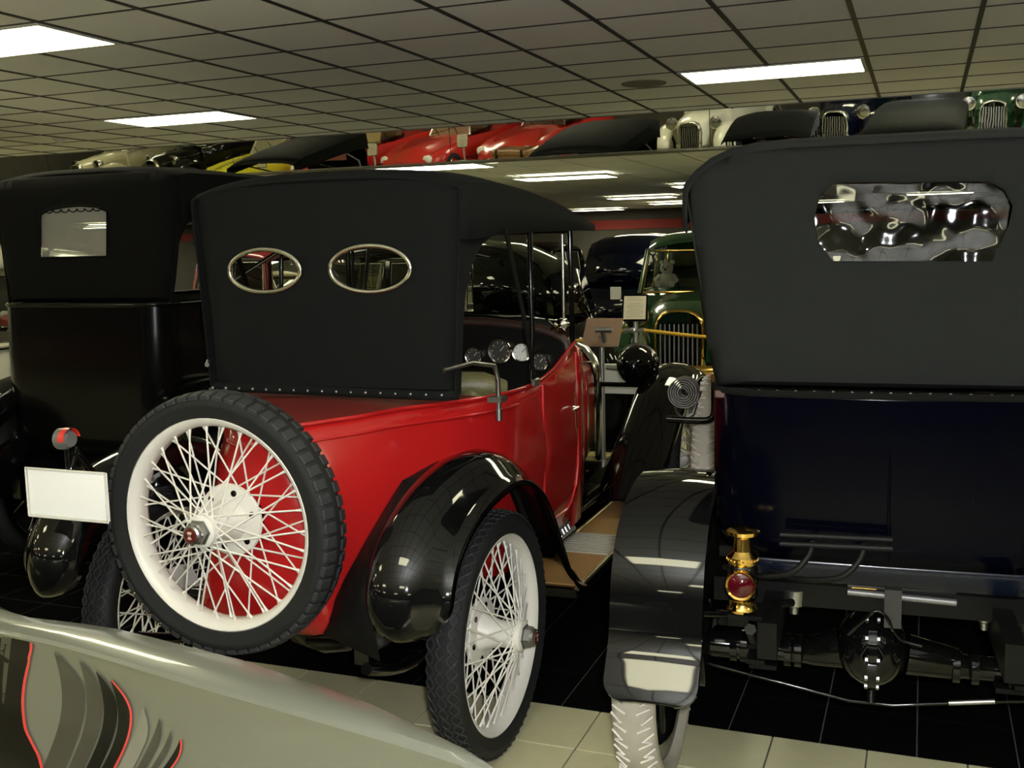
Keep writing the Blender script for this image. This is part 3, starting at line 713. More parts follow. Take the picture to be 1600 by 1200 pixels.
        if sd > 0: obj('inner_arch', G().loft([[(RCX + sd * .502, y, z) for y, z in ((2.95, .965), (3.1, .965), (3.3, .87), (3.45, .70), (3.6, .48))], [(RCX + sd * .49, y, z) for y, z in ((2.95, .5), (3.1, .46), (3.3, .45), (3.45, .44), (3.6, .42))]]), BLACKP, t, 40, .004)
        # raised bead following the wing edge
    # front wings with the long sweep up from the running board
        path = [(4.98, .36), (5.12, .45), (5.35, .58), (5.60, .71), (5.82, .82), (6.02, .885), (6.22, .90), (6.42, .85), (6.58, .73), (6.66, .58)]
        prof = [(.40, -.02), (.42, .02), (.48, .05), (.55, .06), (.62, .05), (.68, .02), (.71, -.005), (.715, -.02)]
        fender('front_wing', t, path, [(RCX + sd * a, b) for a, b in prof], BLACKP, .08, 0, 4)
        # running board with linoleum, step plate, edging
        x0, x1 = RCX + sd * .42, RCX + sd * .695
        rb = obj('running_board', G().box(((x0 + x1) / 2, 4.66, .315), (abs(x1 - x0), 1.72, .034)), BLACKP, t, 0)
        obj('board_covering', G().box(((x0 + x1) / 2, 4.72, .335), (abs(x1 - x0) - .02, 1.74, .008)), LINO, rb, 0)
        obj('step_plate', G().box(((x0 + x1) / 2 + sd * .01, 4.42, .342), (abs(x1 - x0) - .03, .30, .008), 0, .001), ALU, rb, 0)
        ribs = G()
        for k in range(9): ribs.box(((x0 + x1) / 2 + sd * .01, 4.295 + k * .031, .347), (abs(x1 - x0) - .05, .006, .004))
        obj('plate_ribs', ribs, ALU, rb, 0)
        obj('board_edging', G().box((x1 - sd * .006, 4.70, .332), (.016, 1.78, .022), 0, .004), mat('brass_edging', (0.55, 0.5, 0.3), 0.3, 0.9), rb, 0)
        obj('board_edging', G().box((x0 + sd * .02, 4.70, .338), (.012, 1.78, .010), 0, .003), mat('brass_edging', (0.55, 0.5, 0.3), 0.3, 0.9), rb, 0)
        obj('kick_plate', G().add([(x0 + sd * .008, 4.36, .345), (x0 + sd * .008, 4.62, .345), (x0 - sd * .035, 4.62, .42), (x0 - sd * .035, 4.36, .42)], [(0, 1, 2, 3)]), ALU, rb, 0, .004)
        sl = []
        for k in range(6):
            sl.append(obj('kick_slot', G().tube([(x0 + sd * .003, 4.38 + k * .042, .36), (x0 - sd * .028, 4.385 + k * .042, .415)], .006, 5), SATIN, rb, 60))
        obj('sill', G().loft([[(x0 - sd * .005, y, .335), (x0 - sd * .02, y, .39), (x0 + sd * .05, y, .44), (x0 + sd * .065, y, .47)] for y in (3.72, 4.5, 5.2)]), BLACKP, t, 40, .006)
        obj('frame_rail', G().box((RCX + sd * .33, 4.6, .44), (.05, 3.7, .10)), SATIN, t, 0)
    # lamps, chassis
    for sd in (-1, 1):
        lamp_bowl(t, (RCX + sd * .365, 6.05, .965), .118, .16, BLACKP, CHROME)
    obj('lamp_bar', G().tube([(RCX - .45, 6.0, .85), (RCX + .45, 6.0, .85)], .014, 8), SATIN, t, 60)
    hw = pix(993, 545, 1, 6.0)
    obj('rear_axle', G().tube([(RCX - .6, 3.1, .405), (RCX - .14, 3.1, .405), (RCX - .1, 3.1, .405), (RCX, 3.1, .405), (RCX + .1, 3.1, .405), (RCX + .14, 3.1, .405), (RCX + .6, 3.1, .405)], [.04, .045, .12, .14, .12, .045, .04], 12), SATIN, t, 60)
    obj('front_axle', G().tube([(RCX - .6, 6.1, .405), (RCX - .45, 6.1, .33), (RCX + .45, 6.1, .33), (RCX + .6, 6.1, .405)], .03, 8), SATIN, t, 60)
    for sd in (-1, 1):
        obj('leaf_spring', G().tube(smooth_path([(RCX + sd * .42, 2.62, .44), (RCX + sd * .42, 2.85, .36), (RCX + sd * .42, 3.15, .335), (RCX + sd * .42, 3.5, .38)], 3), .02, 6), SATIN, t, 60)
    c = pix(572, 955, 1, 2.72)
    obj('spring_eye', G().lathe([(-.03, .0001), (-.03, .028), (.03, .028), (.03, .0001)], 16, 'X', c), GREYM, t, 40)
    ex = [pix(480, 1002, 1, 2.95), pix(580, 1005, 1, 2.95), pix(650, 997, 1, 3.0), pix(680, 1000, 1, 3.05)]
    obj('exhaust_pipe', G().tube(smooth_path(ex, 3), .012, 8), SATIN, t, 60)
    # wheels and the spare on the tail
    wire_wheel(t, rel(RCX + .625, 3.10, .405), 0, .405)
    wire_wheel(t, rel(RCX - .685, 3.10, .405), PI, .405)
    wire_wheel(t, rel(RCX + .625, 6.10, .405), 0, .405, single=False)
    wire_wheel(t, rel(RCX - .625, 6.10, .405), PI, .405, single=False)
    wire_wheel(t, rel(-1.975, 2.60, .857), -PI / 2, .405, 'lug', label='spare wire wheel bolted on the tail')
    obj('spare_carrier', G().tube([(-1.95, 2.68, .857), (-1.95, 2.80, .86)], [.06, .09], 16).tube([(-1.95, 2.70, .80), (-1.95, 2.78, .50), (-1.95, 2.9, .44)], .02, 8), SATIN, t, 60)
    # plate and tail lamp on a bracket off the wing
    yp = 2.40
    c0, c1, c2, c3 = pix(42, 732, 1, yp), pix(165, 740, 1, yp), pix(165, 817, 1, yp), pix(42, 805, 1, yp)
    x0, x1, zt, zb = (c0.x + c3.x) / 2, (c1.x + c2.x) / 2, (c0.z + c1.z) / 2, (c2.z + c3.z) / 2
    pl = obj('number_plate', G().box(((x0 + x1) / 2, yp + .012, (zt + zb) / 2), (x1 - x0, .006, zt - zb), 0, .002), WHITEW, t, 0, label='blank white reflective number plate')
    obj('reflective_sheet', G().box(((x0 + x1) / 2, yp + .006, (zt + zb) / 2), (x1 - x0 - .006, .006, zt - zb - .006), 0, .002), mat('white_sheeting', (.97, .97, .96), .3, 0, .3), pl, 0)
    fx = [(x0, zb), (x1, zb), (x1, zt), (x0, zt), (x0, zb)]
    obj('plate_edge', G().tube([(a, yp + .002, b) for a, b in fx], .004, 6, False), WHITEW, pl, 40)
    bk = G().tube([((x0 + x1) / 2, yp + .02, zt - .01), ((x0 + x1) / 2 + .02, yp + .03, zt + .06), (RCX - .52, 2.62, zt - .10)], .012, 8)
    obj('plate_bracket', bk, SATIN, t, 60)
    lc = pix(103, 686, 1, yp)
    tl = obj('tail_lamp', G().lathe([(.022, .0001), (.022, .022), (.0, .032), (-.022, .032), (-.026, .026)], 24, 'X', lc), GREYM, t, 40)
    obj('red_reflector', G().lathe([(.0, .033), (-.005, .0345), (.018, .0345), (.014, .033)], 24, 'X', lc + Vector((.005, 0, 0)), PI, .1), REDREF, tl, 40)
    obj('lamp_stem', G().tube([lc + Vector((0, 0, -.03)), ((x0 + x1) / 2, yp + .02, zt - .01)], .008, 8), SATIN, t, 60)
    return t
red_car()

# ------------------------------------------------------------------ dark blue touring car on the right
def tail_lamp(t, c, s=1.0):
    """brass oil lamp: c is the centre of its base"""
    x, y, z = c
    b = obj('tail_lamp', G().lathe([(0, .0001), (0, .040 * s), (.006 * s, .042 * s), (.012 * s, .036 * s), (.03 * s, .034 * s), (.035 * s, .038 * s), (.04 * s, .0001)], 28, 'Z', c), BRASS, t, 40, label='brass oil tail lamp with red lens')
    obj('lamp_body', G().lathe([(.036 * s, .036 * s), (.045 * s, .042 * s), (.12 * s, .042 * s), (.13 * s, .034 * s)], 28, 'Z', c), BLACKP, b, 40)
    ln = Vector((-.1, -1, 0)).normalized(); q = Vector((x, y - .040 * s, z + .082 * s))
    obj('lens_rim', G().lathe([(.02 * s, .040 * s), (-.008 * s, .042 * s), (-.014 * s, .038 * s), (-.010 * s, .033 * s)], 32, 'Y', q), BRASS, b, 40)
    obj('red_lens', G().lathe([(-.008 * s, .034 * s), (-.016 * s, .022 * s), (-.020 * s, .0001)], 28, 'Y', q), REDGL, b, 50)
    obj('chimney', G().lathe([(.128 * s, .036 * s), (.135 * s, .040 * s), (.15 * s, .041 * s), (.156 * s, .034 * s), (.166 * s, .026 * s), (.2 * s, .022 * s), (.206 * s, .03 * s), (.212 * s, .044 * s), (.222 * s, .046 * s), (.229 * s, .032 * s), (.231 * s, .0001)], 28, 'Z', c), BRASS, b, 30)
    hm = G().sphere((0, 0, 0), .0035 * s, 6, 4).mesh('vent_bead', BRASS, 60)
    for k in range(22):
        a = 2 * PI * k / 22; o = bpy.data.objects.new('vent_bead', hm); COL.objects.link(o); o.parent = b
        wpos = Vector((x + .0415 * s * math.cos(a), y + .0415 * s * math.sin(a), z + .143 * s)); o.location = wpos - OFF[b.name]
    return b

def blue_car():
    cx = -.085; ya = 3.17; R = .44; L0 = Vector((cx, ya, 0))
    t = thing('touring_car', 'dark blue touring car with charcoal top, white tyres and brass tail lamp', 'car', L0, math.radians(3))
    rel = lambda x, y, z: (x - L0[0], y - L0[1], z)
    yr = 2.90
    body, secs = tub(t, cx, yr, 4.75, .478, [(.80, .015, .012), (.86, .004, .003), (1.0, .0, .0), (1.15, .0, -.002), (1.25, .0, -.003), (1.26, .0, -.003)], BLUEP, .16)
    lv = []
    for dz, ins in ((.80, .022), (.775, .03), (.735, .05), (.715, .085)):
        w_ = .478 - ins; row = []
        for u in [k / 12 - 1 for k in range(25)]:
            e = max(0, abs(u) - .8) / .2; row.append((cx + u * w_, yr + .005 + ins + .12 * e ** 2.5, dz))
        lv.append(row)
    obj('rear_valance', G().loft(lv), BLUEV, t, 40, .006)
    obj('belt_roll', G().tube([(cx - .465, 4.7, 1.262)] + [(p[0], p[1], 1.262) for p in secs[-1][2:-2]] + [(cx + .465, 4.7, 1.262)], .010, 6), CLOTHK, t, 60)
    gv = G().box((cx, 3.8, .80), (.90, 1.7, .03)); obj('floor_pan', gv, CHASSIS, t, 0)
    # centre seam of the rear panel
    obj('panel_seam', G().tube([(cx, yr - .012, .82), (cx, yr - .014, 1.0), (cx, yr - .006, 1.24)], .004, 6), BLUEP, t, 60)
    obj('cowl', arch_loft([(4.75, .478, .80, 1.18, 1.30), (5.0, .46, .8, 1.15, 1.26), (5.2, .40, .75, 1.08, 1.2)], cx), BLUEP, t, 40, .01, off=-1)
    obj('bonnet', arch_loft([(5.2, .36, .62, 1.05, 1.18), (6.15, .28, .62, 1.02, 1.14)], cx), BLUEP, t, 40, .006, off=-1)
    obj('radiator', arch_loft([(6.15, .30, .5, 1.02, 1.17), (6.25, .30, .5, 1.02, 1.17)], cx), BRASS, t, 40, .01)
    # cloth top
    z0 = 1.268
    ROOF_P[0] = 7.0
    st = [(3.02, .552, 1.70, 1.815, 1.925), (3.06, .568, 1.72, 1.835, 1.95), (3.4, .572, 1.76, 1.85, 1.965), (4.2, .572, 1.78, 1.86, 1.97), (5.0, .572, 1.78, 1.85, 1.945), (5.35, .57, 1.78, 1.82, 1.89)]
    def P(u, v): q = pix(u, v, 1, 3.0); return (q.x - cx, q.z)
    win = [P(1300, 284), P(1542, 282), P(1566, 296), P(1579, 322), P(1572, 352), P(1545, 410), P(1296, 409), P(1271, 375), P(1266, 340), P(1276, 303)]
    flap = [(3.0, z0), (3.06, z0), (3.10, 1.5), (3.22, 1.68), (3.45, 1.76), (3.45, 1.84), (3.03, 1.82)]
    cur, fn = soft_top(t, cx, 2.955, z0, .462, st, [win], CLOTHB, flap, 0.05, lean=.05)
    rw = obj('rear_window', G().poly(win, (), .03, lambda a, b: (lambda q: (q[0], q[1] + .008, q[2]))(fn(a, b))), VINYL, t, 60, label='clear wavy plastic window sewn into the cloth')
    wl = [(fn(a, b)[0], fn(a, b)[1] - .003, b) for a, b in win]; wl.append(wl[0])
    obj('window_stitching', G().tube(wl, .003, 5, False), CLOTHB, rw, 60)
    bind = []
    for k in range(33):
        u = k / 16 - 1; a = u * .462; q = fn(a, z0); bind.append((q[0], q[1] - .004, z0 - .006))
    obj('hold_down_strip', G().tube(bind, .008, 6), SATIN, t, 60)
    sm = G().sphere((0, 0, 0), .0055, 8, 6).mesh('stud', DCHROME, 60)
    for k in range(19):
        a = -.44 + .88 * k / 18; q = fn(a, z0); inst('stud', sm, t, T(*rel(q[0], q[1] - .012, z0 - .006)))
    obj('corner_patch', G().box((cx - .44, 2.957, z0 - .018), (.05, .012, .022), 0, .003), mat('copper_patch', (.05, .02, .012), .5, 0), t, 0)
    for y, z in ((3.5, 1.94), (4.2, 1.95), (4.9, 1.925)):
        obj('top_bow', G().tube([(cx + x, y, roof_z(x, .57, z - .10, z) - .004) for x in [-.55 + 1.10 * k / 14 for k in range(15)]], .015, 6), WOOD, t, 60)
    for sd in (-1, 1):
        obj('top_iron', G().tube([(cx + sd * .555, 3.3, 1.80), (cx + sd * .50, 3.95, 1.30)], .012, 8), SATIN, t, 60)
        obj('top_iron', G().tube([(cx + sd * .555, 4.9, 1.84), (cx + sd * .50, 4.0, 1.30)], .012, 8), SATIN, t, 60)
        obj('screen_post', G().tube([(cx + sd * .5, 4.82, 1.25), (cx + sd * .52, 5.0, 1.85)], .012, 8), SATIN, t, 60)
    obj('screen_frame', G().tube([(cx - .51, 4.98, 1.80), (cx + .51, 4.98, 1.80)], .012, 8).tube([(cx - .505, 4.86, 1.36), (cx + .505, 4.86, 1.36)], .012, 8), SATIN, t, 60)
    obj('screen_glass', G().add([(cx - .5, 4.86, 1.36), (cx + .5, 4.86, 1.36), (cx + .51, 4.98, 1.79), (cx - .51, 4.98, 1.79)], [(0, 1, 2, 3)]), GLASS, t, 0)
    for y in (3.35, 4.15):
        g = G()
        for k in range(7):
            x = cx - .42 + .84 * (k + .5) / 7; g.tube([(x, y + .02, .9), (x, y, 1.15), (x, y - .01, 1.36), (x, y, 1.41)], [.06, .065, .06, .03], 10)
        obj('seat_back', g, BROWN, t, 60); obj('seat_cushion', G().box((cx, y + .28, .95), (.9, .5, .14), 0, .03), BROWN, t, 40)
        obj('seat_roll', G().tube(smooth_path([(cx - .45, y, 1.33), (cx - .36, y - .01, 1.42), (cx, y - .01, 1.44), (cx + .36, y - .01, 1.42), (cx + .45, y, 1.33)], 3), .04, 10), BROWN, t, 60)
    c = Vector((cx + .22, 4.45, 1.32)); ring = [(c.x + .2 * math.cos(a), c.y + .1 * math.sin(a), c.z + .16 * math.sin(a)) for a in [2 * PI * k / 28 for k in range(29)]]
    sw = obj('steering_wheel', G().tube(ring, .014, 8, False), WOOD, t, 60)
    obj('steering_spokes', G().tube([(c.x - .2, c.y, c.z), (c.x + .2, c.y, c.z)], .008, 6).tube([(c.x, c.y - .1, c.z - .16), (c.x, c.y + .1, c.z + .16)], .008, 6), BRASS, sw, 60)
    # wings: plain curved sheets
    for sd in (-1, 1):
        xo, xi = cx + sd * .705, cx + sd * .462
        prof = [(xi, -.012), (xi, 0), (lerp(xi, xo, .25), .004), (lerp(xi, xo, .5), .006), (lerp(xi, xo, .75), .004), (xo, 0), (xo, -.012)]
        path = [(2.568, .492), (2.589, .520), (2.610, .548), (2.631, .576), (2.652, .604), (2.670, .648), (2.682, .715), (2.705, .79), (2.75, .86), (2.82, .915), (2.92, .952), (3.05, .972), (3.20, .968), (3.38, .93), (3.54, .845), (3.66, .70), (3.74, .52), (3.80, .36), (3.86, .30)]
        fender('rear_wing', t, path, prof, BLACKP, 0, .055, 4, .004)
        path2 = [(5.35, .30), (5.5, .42), (5.62, .62), (5.76, .82), (5.95, .95), (6.15, .98), (6.35, .93), (6.5, .82), (6.58, .68)]
        fender('front_wing', t, path2, prof, BLACKP, .05, 0, 4, .004)
        rb = obj('running_board', G().box(((xi + xo) / 2, 4.6, .285), (.27, 1.62, .03)), BLACKP, t, 0)
        obj('board_edging', G().box((xo, 4.6, .292), (.012, 1.62, .03)), CHROME, rb, 0)
        obj('wing_stay', G().tube([(cx + sd * .36, 2.95, .62), (cx + sd * .5, 2.86, .64), (cx + sd * .6, 2.70, .62)], .009, 6), SATIN, t, 60)
        obj('frame_rail', G().box((cx + sd * .30, 4.5, .62), (.05, 3.5, .10)), CHASSIS, t, 0)
        obj('brake_drum', G().lathe([(-.05, .0001), (-.05, .13), (.04, .135), (.05, .12), (.05, .0001)], 32, 'X', (cx + sd * .55, ya, R)), SATIN, t, 40)
        sp = obj('leaf_spring', G().tube(smooth_path([(cx + sd * .34, 2.72, .66), (cx + sd * .34, 2.9, .56), (cx + sd * .34, ya, .51), (cx + sd * .34, 3.5, .57), (cx + sd * .34, 3.75, .62)], 3), [.016] * 13, 6), CHASSIS, t, 60)
        for k in range(3):
            obj('spring_leaf', G().box((cx + sd * .34, ya, .515 + .016 * k), (.05, .62 - .14 * k, .012)), CHASSIS, sp, 0)
        cl = G()
        for dy in (-.05, .05): cl.tube([(cx + sd * .34, ya + dy, .40), (cx + sd * .34, ya + dy, .58)], .008, 6)
        cl.box((cx + sd * .34, ya, .405), (.08, .14, .014)).box((cx + sd * .34, ya, .575), (.08, .14, .014))
        obj('spring_clamp', cl, CHASSIS, t, 0)
        bl = lamp_bowl(t, (cx + sd * .38, 6.2, .95), .12, .15, BRASS, BRASS)
    # axle, differential with ribs and bolts, truss rod
    ax = G().tube([(cx - .6, ya, R), (cx - .35, ya, R), (cx - .33, ya, R), (cx - .22, ya, R), (cx - .2, ya, R + .005), (cx - .12, ya, R + .02)], [.042, .042, .034, .036, .046, .06], 14)
    ax.tube([(cx + .6, ya, R), (cx + .35, ya, R), (cx + .33, ya, R), (cx + .22, ya, R), (cx + .2, ya, R + .005), (cx + .07, ya, R + .02)], [.042, .042, .034, .036, .046, .06], 14)
    obj('rear_axle', ax, SATIN, t, 50)
    dc = Vector((cx - .03, ya - .01, R + .04))
    df = obj('differential', G().sphere(dc, .115, 24, 14, (.9, 1.05, 1.0)), SATIN, t, 60)
    obj('differential_flange', G().lathe([(-.012, .10), (-.012, .128), (.012, .128), (.012, .10)], 32, 'X', dc), SATIN, df, 40)
    obj('filler_plug', G().lathe([(-.02, .03), (-.02, .034), (0, .034), (.02, .028)], 6, 'Y', dc + Vector((0, -.12, .02))), SATIN, df, 20)
    bm_ = G().lathe([(-.02, .0001), (-.02, .009), (.02, .009), (.02, .0001)], 6, 'X').mesh('bolt', DCHROME, 20)
    for k in range(12):
        a = 2 * PI * k / 12; o = bpy.data.objects.new('bolt', bm_); COL.objects.link(o); o.parent = df; o.location = dc + Vector((0, .116 * math.cos(a), .116 * math.sin(a))) - L0
    for k, xx in enumerate((-.43, -.40, -.27, -.24, .2, .25, .38, .42)):
        obj('axle_collar', G().lathe([(-.010, .03), (-.010, .05), (.010, .05), (.010, .03)], 16, 'X', (cx + xx, ya, R)), SATIN, t, 40)
    tr = [(cx - .53, ya - .06, R - .04), (cx - .09, ya - .06, R - .115), (cx + .03, ya - .06, R - .115), (cx + .28, ya - .06, R - .075), (cx + .53, ya - .06, R - .04)]
    trr = obj('truss_rod', G().tube(tr, .005, 8), SATIN, t, 60)
    obj('turnbuckle', G().tube([(cx + .18, ya - .06, R - .09), (cx + .30, ya - .06, R - .071)], .008, 8), DCHROME, trr, 60)
    obj('truss_strut', G().tube([(cx - .03, ya - .06, R - .115), (cx - .03, ya - .02, R - .03)], .014, 8), SATIN, trr, 60)
    # rear luggage rail with two bent stays
    rk = G().tube([(cx - .275, 2.84, .888), (cx + .01, 2.84, .893)], .008, 8).tube([(cx - .275, 2.83, .866), (cx + .01, 2.83, .872)], .008, 8)
    DB = mat('dull_black', (.004, .004, .004), .5, 0, 0, .2, 20, spec=.15)
    rr = obj('luggage_rail', rk, DB, t, 60)
    for x in (-.19, -.06):
        obj('rail_stay', G().tube(smooth_path([(cx + x, 2.84, .875), (cx + x - .01, 2.82, .84), (cx + x - .06, 2.81, .79), (cx + x - .17, 2.85, .765), (cx + x - .24, 2.9, .77)], 4), .008, 8), DB, rr, 60)
    obj('cross_member', G().box((cx, 3.05, .665), (.95, .05, .07)), CHASSIS, t, 0)
    q = [pix(1320, 923, 1, 3.02), pix(1490, 943, 1, 3.02)]
    obj('spreader_tube', G().tube(q, .010, 10), GREYM, t, 60)
    q = pix(1345, 921, 1, 3.01); obj('maker_plate', G().box(q + Vector((0, -.012, .02)), (.065, .006, .024)), BRASS, t, 0)
    q = pix(1390, 935, 1, 3.0); obj('tank_bracket', G().box((q.x, 2.99, q.z - .02), (.045, .01, .12)), mat('dull_bracket', (.012, .012, .012), .5), t, 0)
    q = pix(1238, 940, 1, 3.05); obj('grease_cup', G().lathe([(0, .0001), (0, .012), (.02, .014), (.03, .034), (.075, .036), (.08, .0001)], 20, 'Z', q - Vector((0, 0, .03))), DCHROME, t, 40)
    q = pix(1535, 975, 1, 3.05); obj('grease_cup', G().lathe([(0, .0001), (0, .010), (.02, .012), (.025, .018), (.04, .018), (.045, .0001)], 16, 'Z', q - Vector((0, 0, .02))), DCHROME, t, 40)
    pth = smooth_path([pix(1320, 990, 1, 3.0), pix(1352, 960, 1, 2.98), pix(1366, 954, 1, 2.98), pix(1380, 965, 1, 2.98), pix(1400, 998, 1, 3.0), pix(1435, 1010, 1, 3.0)], 4)
    obj('brake_rod', G().tube(pth, .005, 6), SATIN, t, 60)
    # tail lamp on its bracket
    lc = pix(1150, 948, 1, 2.80)
    tail_lamp(t, (lc.x, lc.y, lc.z), 1.0)
    bk = G().box((lc.x + .01, lc.y + .02, lc.z - .012), (.09, .10, .012)).tube([(lc.x + .03, lc.y + .04, lc.z - .012), (lc.x + .07, lc.y + .12, lc.z - .02), (lc.x + .12, 2.98, lc.z - .03)], .012, 8)
    obj('lamp_bracket', bk, CHASSIS, t, 0)
    # wheels
    for sd in (-1, 1):
        wood_wheel(t, rel(cx + sd * .665, ya, R), 0 if sd > 0 else PI, R, WRUBBER, WTREAD, SATIN, .125)
        wood_wheel(t, rel(cx + sd * .665, 6.1, R), 0 if sd > 0 else PI, R, WRUBBER, None, SATIN, .125)
    # spare tyre standing on the running board with the folding luggage gate beside it
    wood_wheel(t, rel(-.77, 4.68, .295 + .40), PI, .395, WRUBBER, WTREAD, WHITEW, .115, 0, 'white spare tyre strapped on the running board')
    lg = G()
    for k in range(5):
        y0 = 4.28 + .16 * k
        lg.box((-.85, y0 + .08, .47), (.006, .012, .36)) 
        lg.tube([(-.853, y0, .30), (-.853, y0 + .16, .64)], .006, 5).tube([(-.853, y0 + .16, .30), (-.853, y0, .64)], .006, 5)
    lg.box((-.85, 4.25, .47), (.014, .06, .36)).box((-.85, 4.62, .65), (.012, .80, .014)).box((-.85, 4.62, .30), (.012, .80, .014))
    gt = obj('luggage_gate', lg, PSTEEL, t, 0, label='folding lattice luggage gate of grey steel')
    # top rest arm with fork and rolled webbing
    YW = Vector((.045, 0, 0))
    arm = [p_ + YW for p_ in (pix(1045, 652, 1, 4.0), pix(1098, 655, 1, 4.0), pix(1112, 652, 1, 4.0), pix(1118, 640, 1, 4.0), pix(1118, 596, 1, 4.0))]
    aa = obj('top_rest', G().tube(smooth_path(arm, 3), .014, 10), BLACKP, t, 60)
    obj('rest_cap', G().tube([arm[-1], arm[-1] + Vector((0, 0, .035))], [.016, .012], 10), BRASS, aa, 60)
    fk = pix(1073, 652, 1, 4.0) + YW
    obj('rest_fork', G().tube([fk + Vector((-.045, 0, .065)), fk + Vector((-.03, 0, .02)), fk, fk + Vector((.03, 0, .02)), fk + Vector((.045, 0, .065))], .007, 6), DCHROME, aa, 60)
    rc = pix(1071, 610, 1, 4.0) + YW; g = G()
    N = 150; prev = []
    sp_in, sp_out = [], []
    for k in range(N + 1):
        a = 2 * PI * 5 * k / N; r = .014 + .044 * k / N
        sp_in.append((a, r))
    secs = []
    for a, r in sp_in:
        secs.append([(rc.x + r * math.cos(a), rc.y - .03, rc.z + r * math.sin(a)), (rc.x + (r + .0042) * math.cos(a), rc.y - .032, rc.z + (r + .0042) * math.sin(a)), (rc.x + (r + .0042) * math.cos(a), rc.y + .05, rc.z + (r + .0042) * math.sin(a)), (rc.x + r * math.cos(a), rc.y + .05, rc.z + r * math.sin(a))])
    obj('rolled_webbing', G().loft(secs, True, True), GREYR, t, 40, label='grey webbing rolled into a tight spiral')
    return t
blue_car(); ROOF_P[0] = 3.2

